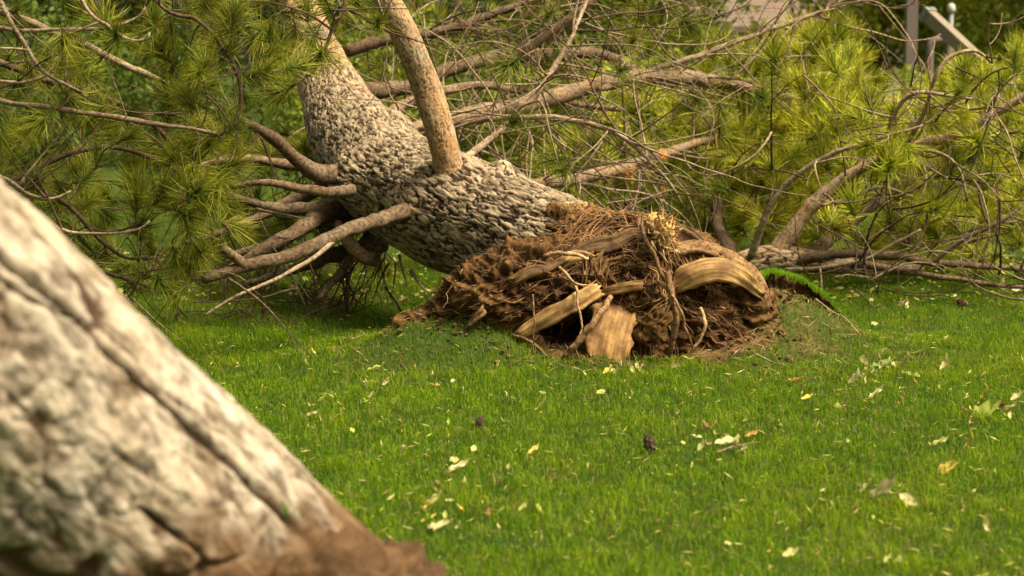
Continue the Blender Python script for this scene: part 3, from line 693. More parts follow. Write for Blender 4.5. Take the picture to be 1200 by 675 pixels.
# crown limb that sweeps out past the left edge and feeds the near sprays
T1.limb([(350, -10, 16.6, 10), (260, -90, 15.2, 10), (120, -140, 13.2, 9), (0, -120, 11.8, 9), (-70, -40, 11.0, 9), (-95, 60, 10.7, 9), (-95, 170, 10.7, 8), (-70, 260, 10.9, 6)], 'limb_dark', attach=0.3)
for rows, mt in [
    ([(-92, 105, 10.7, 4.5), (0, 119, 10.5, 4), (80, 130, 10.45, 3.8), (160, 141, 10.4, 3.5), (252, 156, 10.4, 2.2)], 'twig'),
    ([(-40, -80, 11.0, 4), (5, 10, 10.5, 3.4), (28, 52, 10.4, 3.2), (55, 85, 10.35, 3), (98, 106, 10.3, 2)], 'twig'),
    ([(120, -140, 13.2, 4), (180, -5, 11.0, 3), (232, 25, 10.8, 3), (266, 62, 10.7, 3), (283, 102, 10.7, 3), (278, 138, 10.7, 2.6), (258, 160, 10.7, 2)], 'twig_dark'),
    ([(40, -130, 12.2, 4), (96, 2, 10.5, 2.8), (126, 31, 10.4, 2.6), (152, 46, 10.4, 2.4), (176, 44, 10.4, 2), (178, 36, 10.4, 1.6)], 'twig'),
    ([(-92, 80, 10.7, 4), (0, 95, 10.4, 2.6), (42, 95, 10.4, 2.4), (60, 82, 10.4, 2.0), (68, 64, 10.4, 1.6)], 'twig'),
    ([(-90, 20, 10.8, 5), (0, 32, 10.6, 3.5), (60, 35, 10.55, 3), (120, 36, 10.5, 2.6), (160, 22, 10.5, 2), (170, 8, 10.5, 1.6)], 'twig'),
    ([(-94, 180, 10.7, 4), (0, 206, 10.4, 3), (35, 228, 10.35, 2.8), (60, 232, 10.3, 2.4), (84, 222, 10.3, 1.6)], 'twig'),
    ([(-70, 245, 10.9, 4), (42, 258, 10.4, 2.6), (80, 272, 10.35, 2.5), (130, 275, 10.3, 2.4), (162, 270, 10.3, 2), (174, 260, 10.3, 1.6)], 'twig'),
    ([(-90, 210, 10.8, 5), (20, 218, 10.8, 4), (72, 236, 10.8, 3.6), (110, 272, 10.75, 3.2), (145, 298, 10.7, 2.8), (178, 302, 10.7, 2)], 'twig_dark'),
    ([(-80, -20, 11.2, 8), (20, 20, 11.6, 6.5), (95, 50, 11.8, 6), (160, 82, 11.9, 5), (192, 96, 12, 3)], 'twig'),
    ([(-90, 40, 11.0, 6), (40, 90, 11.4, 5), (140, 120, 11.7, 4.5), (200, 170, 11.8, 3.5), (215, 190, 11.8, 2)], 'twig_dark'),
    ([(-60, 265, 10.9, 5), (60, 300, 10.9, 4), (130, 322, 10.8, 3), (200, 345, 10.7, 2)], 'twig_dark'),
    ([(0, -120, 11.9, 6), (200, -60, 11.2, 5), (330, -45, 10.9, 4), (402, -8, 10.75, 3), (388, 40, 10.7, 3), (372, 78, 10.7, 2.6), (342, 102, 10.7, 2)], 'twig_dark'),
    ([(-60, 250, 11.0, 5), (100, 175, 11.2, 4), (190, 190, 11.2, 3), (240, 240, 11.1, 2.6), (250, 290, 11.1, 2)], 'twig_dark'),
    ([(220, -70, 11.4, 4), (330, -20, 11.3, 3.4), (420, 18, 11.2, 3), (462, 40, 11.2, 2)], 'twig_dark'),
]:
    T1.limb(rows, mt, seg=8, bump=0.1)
LOW0 = len(T1.branches)
for rows in LOWL: T1.limb(rows, 'limb_dark', seg=12)
# sprays of needles on the left: pick places in the crown, grow a twig to each
def inpoly(x, y, poly):
    ins = False; n = len(poly)
    for a in range(n):
        x1, y1 = poly[a]; x2, y2 = poly[(a + 1) % n]
        if (y1 > y) != (y2 > y) and x < (x2 - x1) * (y - y1) / (y2 - y1) + x1: ins = not ins
    return ins
def scatter(poly, n, d0, d1, rs, mind=0.09, zmin=0.06):
    xs = [p[0] for p in poly]; ys = [p[1] for p in poly]; out = []
    tries = 0
    while len(out) < n and tries < n * 60:
        tries += 1
        x = rs.uniform(min(xs), max(xs)); y = rs.uniform(min(ys), max(ys))
        if not inpoly(x, y, poly): continue
        p = P(x, y, rs.uniform(d0, d1))
        if p[2] < zmin: continue
        if out and np.min(np.linalg.norm(np.array(out) - p, axis=1)) < mind: continue
        out.append(p)
    return out
def grow(tree, pts, **k):
    pts = list(pts); done = []
    d = [tree.near(p)[1] for p in pts]
    for idx in np.argsort(d): tree.reach(pts[idx], **k)
left_poly = [(-60, -50), (430, -50), (405, 15), (345, 70), (300, 120), (285, 200), (250, 270), (232, 330), (200, 352), (140, 350), (60, 300), (-60, 220)]
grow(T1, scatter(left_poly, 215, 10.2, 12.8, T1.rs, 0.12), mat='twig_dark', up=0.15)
grow(T1, scatter([(230, 190), (330, 150), (420, 200), (480, 290), (400, 318), (240, 326)], 85, 13.4, 16.0, T1.rs, 0.15), mat='twig_dark', up=0.1)
for (x, y, d) in [(378, 58, 10.6), (345, 100, 10.7), (300, 45, 10.6), (318, 20, 10.8), (258, 160, 10.5), (250, 200, 10.5), (262, 235, 10.6), (225, 300, 10.5), (440, 28, 11.1), (460, -5, 11.0), (395, -10, 10.6), (275, 60, 10.9)]:
    T1.reach(P(x, y, d), mat='twig_dark', up=-0.35, scale=1.1)
R2 = T1.rs
for own in range(18, LOW0):
    o_pts = np.vstack([p for p, w in zip(T1.pts, T1.own) if w[0] == own])
    for k in range(5):
        q = o_pts[R2.randint(len(o_pts))]
        T1.bare(own, q, (R2.normal() + .3, R2.normal() * .4 - .3, R2.normal() * .7), R2.uniform(.25, .7), R2.uniform(.004, .008), R2.uniform(1.0, 3.0), 'twig' if R2.rand() < .55 else 'twig_dark', R2.randint(0, 2), .25, 0)
# tangle of dead twigs right of the trunk
for li in (9, 10, 11, 12, 13, 14, 15, 16, 17):
    own = li; o_pts = np.vstack([p for p, w in zip(T1.pts, T1.own) if w[0] == own and len(p)]) if any(w[0] == own for w in T1.own) else None
    if o_pts is None: continue
    for k in range(34):
        q = o_pts[R2.randint(len(o_pts))]
        dr = np.array((R2.normal() * 1.0 + 0.35, R2.normal() * 0.55 - 0.1, R2.normal() * 0.75))
        T1.bare(own, q, dr, R2.uniform(0.45, 1.7), R2.uniform(0.005, 0.010), R2.uniform(0.4, 2.2), 'twig' if R2.rand() < 0.75 else 'twig_dark', R2.randint(0, 3), 0.08, 0.25)
# dead twigs hanging below the trunk on the left
for k in range(120):
    own = R2.choice((3, 6, 7, 1) + tuple(range(LOW0, LOW0 + 5))); o_pts = np.vstack([p for p, w in zip(T1.pts, T1.own) if w[0] == own])
    q = o_pts[R2.randint(len(o_pts))]
    T1.bare(own, q, (R2.normal() * 0.6, R2.normal() * 0.5, -0.9 + 0.4 * R2.normal()), R2.uniform(0.25, 0.7), R2.uniform(0.004, 0.009), R2.uniform(0.3, 1.5), 'twig_dark', 1, 0.0, 0.2)
for (x0, y0, d0, x1, y1, d1, r) in [(468, 300, 12.2, 478, 336, 12.0, 0.012), (482, 318, 12.0, 506, 347, 11.6, 0.014), (300, 245, 12.2, 355, 262, 12.1, .012)]:
    a, b = P(x0, y0, d0), P(x1, y1, d1); T1.bare(3, a, b - a, np.linalg.norm(b - a), r, 0.4, 'limb_dark', 0)
# foliage of the far side of the crown
far_poly = [(400, -40), (1000, -40), (980, 60), (900, 150), (820, 230), (700, 230), (600, 200), (480, 130), (420, 80)]
grow(T1, scatter(far_poly, 120, 15.5, 18.0, T1.rs, 0.2), mat='twig_dark', up=0.4)
T1.finish()

# ------------------------------------------------------------------ torn root plate of the uprooted pine
def shape_root(V, Nn):
    c = P(735, 318, 11.2)
    dx, dy, dz = V[:, 0] - c[0], V[:, 1] - c[1], V[:, 2] - c[2]
    rr = np.sqrt(dx * dx + dz * dz) + 0.08; th = np.arctan2(dz, dx)
    # torn fibres sweep round the collar; below it the mass is crumbly earth
    wv = fbm(V * 5, 2, 3)
    fib = 1 - 2.2 * np.abs(fbm(np.stack([rr * 17 + wv * 0.9, th * 1.2, dy * 8 + wv], 1), 4, 3, 0.55))
    fib2 = fbm(np.stack([rr * 46 + wv * 2.5, th * 3.5, dy * 26], 1), 14, 3, 0.6)
    lum = fbm(V * 4.5, 6, 4, 0.55); fine = fbm(V * 40, 7, 4, 0.65)
    crum = 1 - 2.0 * np.abs(fbm(V * 22 + wv[:, None] * 0.9, 17, 4, 0.62))
    d1, d2, cid = worley(V * 13 + wv[:, None] * 0.8)
    clod = sstep(0, 0.35, d2 - d1) * (0.3 + cid)
    top = sstep(-0.10, 0.12, dz + 0.10 * lum) * sstep(0.42, 0.18, np.abs(dx - 0.03) - 0.12)
    cm = sstep(-0.3, 0.5, fbm(V * 3.2, 27, 2))
    led = 1 - 2 * np.abs(fbm(np.stack([dx * 3.5 - dz * 3, dy * 6, dx * 5 + dz * 12], 1), 33, 3))
    disp = top * (0.020 * fib + 0.010 * fib2) + (1 - top) * ((0.006 + 0.010 * cm) * crum + 0.008 * clod * (1 - cm) + 0.034 * led) + (0.062 - 0.048 * top) * lum + 0.008 * fine
    crumb = crum
    global FLOW
    FLOW = (top * rr + (1 - top) * (dx * 0.5 - dz * 0.86) + 0.02 * wv, top * th * 0.5 + (1 - top) * (dx * 0.86 + dz * 0.5), dy)
    V2 = V + Nn * disp[:, None]
    plate = np.clip(0.40 + top * (0.45 * fib + 0.5 * fib2) + (1 - top) * (0.45 * crumb + 0.15 * clod) + 0.35 * fine, 0, 1)
    rust = np.clip(-0.05 + 0.75 * top + 0.45 * fib2 * (0.3 + top) + 0.55 * lum + 0.30 * led * (1 - top), 0, 1)
    return V2, plate, rust
chains = [chain((675, 302, 11.38, .30), (715, 316, 11.22, .325), (752, 325, 11.15, .345)),
          chain((690, 318, 11.05, .22), (640, 328, 10.95, .20), (600, 338, 10.9, .215), (560, 350, 10.88, .18), (520, 371, 10.85, .095), (488, 384, 10.85, .045)),
          chain((760, 300, 11.2, .20), (800, 318, 11.15, .22), (845, 342, 11.1, .19), (880, 365, 11.05, .10)),
          chain((770, 375, 11.0, .20), (815, 385, 10.95, .17), (850, 392, 10.98, .11)),
          chain((770, 405, 10.92, .12), (810, 412, 10.9, .09), (845, 420, 10.95, .05)),
          chain((700, 385, 11.60, .20), (640, 380, 11.6, .18)),
          chain((560, 385, 10.9, .07), (600, 392, 10.88, .07), (622, 402, 10.85, .045))]
rme, RV, RN = lump_mesh(chains, 0.0085, ORI, shape_root)
for nm, arr in zip(('fu', 'fv', 'fw'), FLOW): rme.attributes.new(nm, 'FLOAT', 'POINT').data.foreach_set('value', arr.astype(np.float32))
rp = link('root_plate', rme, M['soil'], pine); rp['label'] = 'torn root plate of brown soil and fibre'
# pieces of torn wood: bent planks with splintered ends and grain along them
def plank(name, rows, th, up, mat, nseg=26, nw=10, seed=0, label=None, ragged=0.12):
    R = [(*P(a, b, d), w * d / FPX) for (a, b, d, w) in rows]
    c, s = spline(R, n=nseg); C, Wd = c[:, :3], c[:, 3] * (1 + 0.22 * fbm(np.stack([s_ * 0 for s_ in (c[:, 0],) * 2] + [s * 9 + seed * 5], 1), seed, 3))
    T = np.gradient(C, axis=0); T /= np.linalg.norm(T, axis=1)[:, None]
    U = np.cross(T, np.asarray(up, float)); U /= np.linalg.norm(U, axis=1)[:, None]; Nv = np.cross(U, T)
    rs = np.random.RandomState(seed); rag = rs.normal(size=nw) * ragged * 0.10; rag2 = rs.normal(size=nw) * ragged * 0.10
    w = np.linspace(-1, 1, nw); acc = []
    for side in (1, -1):
        for i in range(nseg):
            f = i / (nseg - 1)
            for j in range(nw):
                p = C[i] + U[i] * w[j] * Wd[i] + Nv[i] * side * th * (1 - 0.5 * w[j] ** 2)
                p = p + T[i] * ((rag2[j] if f > 0.5 else -rag[j]) * abs(f - 0.5) * 2)
                acc.append(p)
    V = np.array(acc); gu = np.tile(np.repeat(s, nw), 2); gv = np.tile(np.tile(w, nseg), 2) * np.tile(np.repeat(Wd, nw), 2)
    n = fbm(np.stack([gu * 3, gv * 45, np.repeat((0, 7), nseg * nw)], 1), seed, 3)
    V = V + np.tile(np.repeat(Nv, nw, 0), (2, 1)) * (n * 0.012 + 0.007 * fbm(V * 9, seed, 3))[:, None]
    k = nseg * nw; ii = np.arange(nseg - 1)[:, None] * nw; jj = np.arange(nw - 1)[None, :]
    q = np.stack([ii + jj, ii + jj + 1, ii + nw + jj + 1, ii + nw + jj], -1).reshape(-1, 4)
    Q = [q, q[:, ::-1] + k]
    i1 = np.arange(nseg - 1) * nw
    for e in (0, nw - 1):
        a = i1 + e; b = i1 + nw + e; Q.append(np.stack([a, b, b + k, a + k], 1) if e == 0 else np.stack([b, a, a + k, b + k], 1))
    j1 = np.arange(nw - 1)
    Q.append(np.stack([j1 + 1, j1, j1 + k, j1 + 1 + k], 1)); e0 = (nseg - 1) * nw; Q.append(np.stack([e0 + j1, e0 + j1 + 1, e0 + j1 + 1 + k, e0 + j1 + k], 1))
    o = link(name, mesh(name, V - ORI, np.vstack(Q), None, True, {'grain_u': gu, 'grain_v': gv}), M[mat], pine)
    if label: o['label'] = label
    return o
cam_dir = (0, -1, 0.25)
plank('torn_wood', [(606, 394, 10.70, 5), (640, 373, 10.68, 10), (672, 356, 10.70, 11), (702, 338, 10.76, 9)], 0.022, cam_dir, 'wood', seed=1, label='pale diagonal slab of torn wood over the dark hollow')
plank('torn_wood', [(728, 346, 10.93, 20), (720, 372, 10.78, 27), (712, 400, 10.70, 28), (708, 424, 10.66, 22)], 0.03, cam_dir, 'wood_face', nw=14, seed=2, label='broad tan face of split wood standing in the hollow', ragged=0.3)
plank('torn_wood', [(786, 338, 10.86, 9), (808, 324, 10.82, 15), (836, 316, 10.82, 15), (864, 322, 10.86, 12), (892, 344, 10.92, 6)], 0.02, (0, -1, 0.35), 'wood', seed=3, label='pale curved shell of torn wood on the right root')
plank('torn_wood', [(650, 322, 10.78, 4), (664, 305, 10.80, 8), (682, 300, 10.83, 7), (700, 306, 10.86, 3)], 0.015, cam_dir, 'wood', seed=4)
plank('torn_wood', [(700, 345, 10.84, 3), (728, 338, 10.80, 6), (760, 334, 10.80, 6), (784, 338, 10.84, 3)], 0.015, cam_dir, 'wood_face', seed=5)
plank('torn_bark', [(772, 300, 10.9, 5), (815, 288, 10.96, 11), (855, 303, 10.96, 11), (886, 330, 10.95, 9), (901, 362, 10.93, 5)], 0.02, (0, -0.6, 0.8), 'root', seed=8)
plank('torn_wood', [(764, 252, 10.98, 5), (772, 264, 10.90, 10), (780, 276, 10.88, 9), (778, 290, 10.86, 4)], 0.025, cam_dir, 'splinter', seed=9)
# splinter brush at the top of the break
rs = np.random.RandomState(23); acc = Acc(); b0 = P(775, 270, 10.84)
for k in range(170):
    st = b0 + np.array((rs.normal() * 0.035, rs.normal() * 0.035, rs.normal() * 0.055))
    d = unit((rs.normal() * 0.5 + 0.45, rs.normal() * 0.5 - 0.35, rs.normal() * 0.55 - 0.05)); L = rs.uniform(0.03, 0.085)
    sd = unit(np.cross(d, rs.normal(size=3))) * rs.uniform(0.004, 0.012); up = unit(np.cross(d, sd)) * 0.002
    acc.add(np.array([st - sd, st + sd, st + up * 2, st + d * L]), None, [(0, 1, 3), (1, 2, 3), (2, 0, 3), (0, 2, 1)])
o = link('splinters', acc.build('splinters', ORI, False), M['splinter'], pine); o['kind'] = 'stuff'
# roots
for rows, rm in [([(782, 318, 10.72, 4), (787, 345, 10.66, 4.5), (793, 375, 10.64, 4.5), (788, 400, 10.66, 4.2), (786, 420, 10.7, 3)], 'root'),
                 ([(716, 348, 10.8, 4), (700, 372, 10.62, 4.5), (682, 395, 10.60, 4.5), (664, 415, 10.62, 4.5), (652, 428, 10.66, 3)], 'root'),
                 ([(770, 330, 10.78, 2), (792, 352, 10.62, 2), (803, 385, 10.6, 1.8), (812, 408, 10.62, 1.2)], 'root'),
                 ([(625, 345, 10.66, 1.2), (626, 375, 10.6, 1.2), (624, 405, 10.6, 1), (624, 424, 10.62, .8)], 'root'),
                 ([(675, 335, 10.7, 1.8), (678, 360, 10.62, 1.6), (682, 380, 10.6, 1.4), (676, 402, 10.6, 1), (679, 420, 10.62, .7)], 'rootlet'),
                 ([(555, 360, 10.66, 3), (567, 365, 10.62, 3), (552, 378, 10.62, 2.6), (545, 384, 10.64, 1.6)], 'root'),
                 ([(573, 348, 10.66, 3), (563, 362, 10.62, 3), (548, 380, 10.64, 2)], 'root'),
                 ([(655, 312, 10.72, 2), (672, 330, 10.64, 1.8), (690, 336, 10.66, 1.2)], 'rootlet'),
                 ([(820, 360, 10.76, 2.5), (826, 382, 10.7, 2.5), (818, 402, 10.7, 2), (800, 420, 10.72, 1.4)], 'rootlet'),
                 ([(750, 262, 10.86, 3), (762, 290, 10.8, 3), (772, 312, 10.76, 3), (778, 330, 10.74, 2.4)], 'root'),
                 ([(600, 392, 10.68, 2), (625, 402, 10.64, 2.5), (640, 418, 10.64, 2), (660, 430, 10.68, 1)], 'root'),
                 ([(630, 300, 10.82, 2.4), (660, 296, 10.76, 3), (690, 303, 10.78, 2.4)], 'rootlet')]:
    R = [(*P(a, b, d), w * d / FPX) for (a, b, d, w) in rows]; c, _ = spline(R, step=0.012)
    C = c[:, :3] + np.stack([perlin(c[:, :3] * 14, k) for k in (1, 2, 3)], 1) * 0.010
    V, Q, T = tube(C, c[:, 3] * 0.85, 10, True, 0.45, 3); link('root', mesh('root', V - ORI, Q, T), M[rm], pine)
# long torn strands lying over the collar and down the left root
rs = np.random.RandomState(27); acc = Acc(); c0 = P(735, 318, 11.2); bins = {}
for q_ in RV: 
    kk = (int(round(q_[0] / 0.012)), int(round(q_[2] / 0.012)))
    if kk not in bins or q_[1] < bins[kk]: bins[kk] = q_[1]
def lay(xs, zs):
    out = []
    for x_, z_ in zip(xs, zs):
        kk = (int(round(x_ / 0.012)), int(round(z_ / 0.012)))
        if kk not in bins: break
        out.append((x_, bins[kk], z_))
    return np.array(out)
for k in range(260):
    m = 26
    if rs.rand() < 0.62:                                   # round the collar
        rr0 = rs.uniform(0.06, 0.40); t0 = rs.uniform(0.1, 2.6); sp = rs.uniform(0.10, 0.42) / rr0 * rs.choice((-1, 1)); tt = np.linspace(t0, t0 + sp, m); rv = rr0 + np.linspace(0, rs.normal() * 0.07, m) + 0.008 * np.sin(tt * 9 + k)
        xs, zs = c0[0] + rv * np.cos(tt) * 1.1, c0[2] + rv * np.sin(tt)
    else:                                                  # down the left root
        x0, z0 = c0[0] - rs.uniform(0.15, 0.9), 0; z0 = c0[2] - (c0[0] - x0) * 0.35 + rs.normal() * 0.11; Ls = rs.uniform(0.08, 0.3); an = math.radians(200 + rs.normal() * 22)
        xs = x0 + np.cos(an) * np.linspace(0, Ls, m); zs = z0 + np.sin(an) * np.linspace(0, Ls, m) + 0.01 * np.sin(np.linspace(0, 5, m) + k)
    L_ = lay(xs, zs)
    if len(L_) < 7: continue
    yy = np.convolve(np.pad(L_[:, 1], 2, mode='edge'), np.ones(5) / 5, 'valid'); L_[:, 1] = yy - 0.003
    r0 = rs.uniform(0.0015, 0.0052); V, Q, T = tube(L_, r0 * np.sin(np.linspace(0.35, math.pi - 0.1, len(L_))) + 0.0008, 5, True)
    acc.add(V, Q, T, np.array(((0.07, 0.033, 0.013), (0.15, 0.075, 0.028), (0.27, 0.15, 0.055), (0.42, 0.255, 0.095))[rs.choice(4, p=(.3, .32, .25, .13))]) * rs.uniform(.7, 1.3))
o = link('fibre_strands', acc.build('fibre_strands', ORI), M['leaf'], pine); o['kind'] = 'stuff'
def plank_on(rows, mat, seed, th=0.016, off=0.012, up=cam_dir, name='torn_wood', ragged=0.35):
    out = []
    for (a_, b_, w_) in rows:
        d_ = 10.9
        for it in range(3):
            q_ = P(a_, b_, d_); kk = (int(round(q_[0] / 0.012)), int(round(q_[2] / 0.012)))
            if kk in bins: d_ = bins[kk]
        out.append((a_, b_, d_ - off, w_))
    dm = np.convolve(np.pad([o_[2] for o_ in out], 1, mode='edge'), np.ones(3) / 3, 'valid')
    return plank(name, [(o_[0], o_[1], float(dd), o_[3]) for o_, dd in zip(out, dm)], th, up, mat, seed=seed, ragged=ragged)
plank_on([(664, 304, 7), (690, 290, 8), (720, 284, 10), (742, 274, 8), (764, 276, 6)], 'wood_brown', 11)
plank_on([(600, 330, 6), (622, 318, 8), (640, 316, 6), (660, 306, 6)], 'wood_brown', 14)
plank_on([(786, 266, 8), (806, 276, 10), (824, 292, 9), (840, 302, 8)], 'wood_brown', 16)
for (x0, y0, x1, y1, w_, sd) in [(760, 278, 764, 254, 8, 31), (772, 282, 775, 250, 9, 32), (783, 284, 788, 260, 8, 33), (749, 272, 751, 254, 6, 34)]:
    xm, ym = (x0 + x1) / 2, (y0 + y1) / 2
    plank('splintered_peak', [(x0, y0, 10.93, w_), (xm, ym, 10.95, w_ * .8), (x1, y1, 11.0, w_ * .45)], 0.016, cam_dir, 'splinter_face' if sd % 2 else 'wood_brown', seed=sd, ragged=0.3)
# flakes of bark and fibre matted over the plate
rs = np.random.RandomState(28); fr = np.where((RN[:, 1] < 0.2) & (RV[:, 2] > 0.0))[0]; n = 3200
ix = fr[rs.randint(len(fr), size=n)]; pp = RV[ix]; nn = RN[ix]; c0 = P(735, 318, 11.2)
rad = np.stack([pp[:, 0] - c0[0], np.zeros(n), pp[:, 2] - c0[2]], 1); rad /= np.linalg.norm(rad, axis=1)[:, None] + 1e-9
tang = np.stack([-rad[:, 2], np.zeros(n), rad[:, 0]], 1); hood = (sstep(-0.12, 0.1, pp[:, 2] - c0[2]))[:, None]
u = tang * hood + rad * (1 - hood) + rs.normal(size=(n, 3)) * 0.35; u -= nn * np.sum(u * nn, 1)[:, None]; u /= np.linalg.norm(u, axis=1)[:, None]
v = np.cross(nn, u); L = (0.010 + 0.040 * rs.rand(n) ** 2.2)[:, None]; Wd = L * (0.05 + 0.16 * rs.rand(n))[:, None]; lift = nn * (rs.rand(n)[:, None] * 0.007)
Vc = np.stack([pp - u * L - nn * 0.004, pp + v * Wd + lift * 0.5, pp + u * L + lift, pp - v * Wd + lift * 0.5], 1).reshape(-1, 3)
pal = np.array([(0.06, 0.03, 0.013), (0.13, 0.066, 0.026), (0.22, 0.12, 0.046), (0.36, 0.215, 0.085), (0.50, 0.33, 0.14)])
cw = pal[rs.choice(5, n, p=(.30, .30, .22, .13, .05))] * (0.7 + 0.6 * rs.rand(n))[:, None]
o = link('bark_flakes', mesh('bark_flakes', Vc - ORI, np.arange(n * 4).reshape(-1, 4), None, False, None, np.repeat(cw, 4, 0)), M['leaf'], pine); o['kind'] = 'stuff'
rs = np.random.RandomState(29); acc = Acc(); front = np.where((RN[:, 1] < -0.1) & (RV[:, 2] > 0.03))[0]
cc = P(735, 318, 11.2)
for k in range(800):
    i = front[rs.randint(len(front))]; p = RV[i] + RN[i] * 0.004
    out = unit(np.array((p[0] - cc[0], -0.05, p[2] - cc[2]))); loose = rs.rand() < 0.22; out = out - RN[i] * out.dot(RN[i]); d = unit(out + rs.normal(size=3) * (0.5 if loose else 0.22) + RN[i] * (0.35 if loose else 0.06))
    L = rs.uniform(0.03, 0.16); m = 6; C = [p]
    for q in range(m):
        d = unit(d + rs.normal(size=3) * (0.35 if loose else 0.16) + np.array((0, 0, -0.10))); C.append(C[-1] + d * L / m)
    V, Q, T = tube(np.array(C), np.linspace(rs.uniform(0.001, 0.0032), 0.0007, m + 1), 4, False); acc.add(V, Q, None, np.array((0.34, 0.205, 0.09)) * rs.choice((.25, .4, .6, 1.0, 1.4)))
o = link('rootlets', acc.build('rootlets', ORI), M['leaf'], pine); o['kind'] = 'stuff'

# ------------------------------------------------------------------ lifted turf beside the root plate
def turf_flap():
    acc = Acc(); n = 60; rs = np.random.RandomState(31)
    px = np.linspace(893, 1003, n); py = np.interp(px, [893, 910, 940, 970, 1003], [326, 322, 330, 350, 392]); d = np.interp(px, [893, 1003], [11.6, 11.75])
    top = np.array([P(a, b, e) for a, b, e in zip(px, py, d)])
    prof = []
    for i in range(n):
        f = i / (n - 1); z = top[i][2]; g = float(gh(top[i][0], top[i][1])); hgt = max(z - g, 0.02)
        prof.append([top[i] + (0, 0.03, -0.26), top[i] + (0, 0.015, -0.13), top[i] + (0, 0.0, -0.07), top[i] + (0, -0.012, -0.03), top[i] + (0, -0.035, -0.008), top[i] + (0, 0.10, 0.0), top[i] + (0, 0.22, -0.05), top[i] + (0.02, 0.35, -hgt - 0.03)])
    V = np.array(prof).reshape(-1, 3); k = len(prof[0])
    V = V + np.stack([fbm(V * 16, q, 4, 0.65) for q in (1, 2, 3)], 1) * 0.03
    i = np.arange(n - 1)[:, None] * k; j = np.arange(k - 1)[None, :]
    Q = np.stack([i + j, i + k + j, i + k + j + 1, i + j + 1], -1).reshape(-1, 4)
    return V, Q, top
fV, fQ, ftop = turf_flap()
flap = thing('lifted_turf', Vector(ftop[20]) * 1.0, 'lifted flap of turf with dark soil edge right of the root plate', 'turf')
link('soil_edge', mesh('soil_edge', fV - ftop[20], fQ, None, True, {'plate': np.full(len(fV), .9), 'rust': np.full(len(fV), .12), 'fu': fV[:, 2], 'fv': fV[:, 0], 'fw': fV[:, 1]}), M['soil'], flap)
rs = np.random.RandomState(33); n = 2600
f = rs.rand(n) * (len(ftop) - 1); i0 = np.minimum(f.astype(int), len(ftop) - 2); fr = (f - i0)[:, None]
tp = ftop[i0] * (1 - fr) + ftop[i0 + 1] * fr; tp[:, 1] += rs.rand(n) * 0.24 - 0.03; tp[:, 2] -= 0.012
cg = np.array((0.12, 0.225, 0.006)) * (0.7 + 0.7 * rs.rand(n))[:, None]
V, T, C = make_blades(tp[:, 0], tp[:, 1], tp[:, 2], 0.03 + 0.03 * rs.rand(n), np.full(n, 0.0045), 0.2 + 0.7 * rs.rand(n), cg, cg * 1.4, rs)
o = link('turf_grass', mesh('turf_grass', V - ftop[20], None, T, False, None, C), M['grass'], flap); o['kind'] = 'stuff'

V, T, C = grass()
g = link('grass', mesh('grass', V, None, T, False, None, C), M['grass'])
tag(g, 'short green lawn grass with some dry blades', 'grass', kind='stuff')

# ================================================================== near leaning trunk, lower left
ORN = G(330, 900)
near = thing('uprooted_pine_trunk', ORN, 'pale bark trunk slanting across the lower left, out of focus with soil at its base', 'tree')
rows = []
for (ex, ey, d, r) in [(470, 690, 5.05, .50), (400, 604, 4.95, .47), (300, 500, 4.75, .42), (130, 340, 4.35, .385), (-60, 160, 3.9, .36), (-300, -80, 3.4, .34)]:
    k = r / d * FPX
    rows.append((*P(ex - 0.70 * k, ey + 0.714 * k, d), r))
a, b = np.array(rows[-2]), np.array(rows[-1])
rows.append(tuple(b + (b - a) * 1.6 - np.array((0, 0, 0, 0.02)))); rows.append(tuple(b + (b - a) * 4.0 - np.array((0, 0, 0, 0.10))))
def near_flare(S, A):
    return 0.05 * np.exp(-S / 0.35) * (1 + 0.6 * np.cos(3 * A + 1.0))
ax_ = unit(np.array(rows[3][:3]) - np.array(rows[1][:3])); ed_ = unit(np.array((0.71, 0, 0.70)) - ax_ * ax_.dot((0.71, 0, 0.70)))
vw_ = unit(np.array((0.25, -0.95, 0.1)) - ax_ * ax_.dot((0.25, -0.95, 0.1)))
me, nc = trunk_mesh('trunk', rows, 640, 380, 0.13, 0.75, 0.030, ORN, lambda s, a: 0.5 + 0 * s, seed=9, lump=0.022, flare=near_flare, ridge=0.006, style='plates',
                    groove=unit(ed_ * 0.82 + vw_ * 0.57), dirt_fn=lambda V: 1 - sstep(-0.10, 0.09, V[:, 2] - 0.55 + 0.10 * fbm(V * 6, 5, 3)))
link('trunk', me, M['bark_near'], near)
def shape_soil(V, Nn):
    l = fbm(V * 4.0, 6, 4, 0.55); f = fbm(V * 20, 7, 4, 0.6)
    d1, d2, cid = worley(V * 10)
    return V + Nn * (0.05 * l + 0.035 * f + 0.012 * sstep(0, .4, d2 - d1))[:, None], np.clip(.6 + .4 * f, 0, 1), np.clip(.4 + .3 * l, 0, 1)
sch = [chain((150, 820, 4.62, .20), (240, 765, 4.55, .17), (310, 740, 4.55, .18), (380, 725, 4.6, .18), (440, 730, 4.78, .16), (490, 730, 4.9, .12)),
       chain((430, 745, 5.0, .22), (470, 740, 5.0, .16), (512, 725, 5.05, .10)), chain((200, 830, 4.7, .26), (340, 850, 4.8, .30), (480, 830, 4.95, .26), (560, 820, 5.1, .12))]
sme, _, _ = lump_mesh(sch, 0.012, ORN, shape_soil)
link('root_soil', sme, M['soil_near'], near)['label'] = 'crumbly brown soil heaped on the trunk base'
acc = Acc(); rs = np.random.RandomState(41)
for k in range(9):
    p = P(rs.uniform(330, 362), rs.uniform(596, 606), 4.48); cg = np.array((0.10, 0.19, 0.015)) * rs.uniform(.7, 1.3)
    V, T, C = make_blades(p[:1], p[1:2], p[2:3] - 0.01, np.array([rs.uniform(.03, .06)]), np.array([0.005]), np.array([0.8]), cg[None], cg[None] * 1.4, rs); acc.add(V, None, T, C)
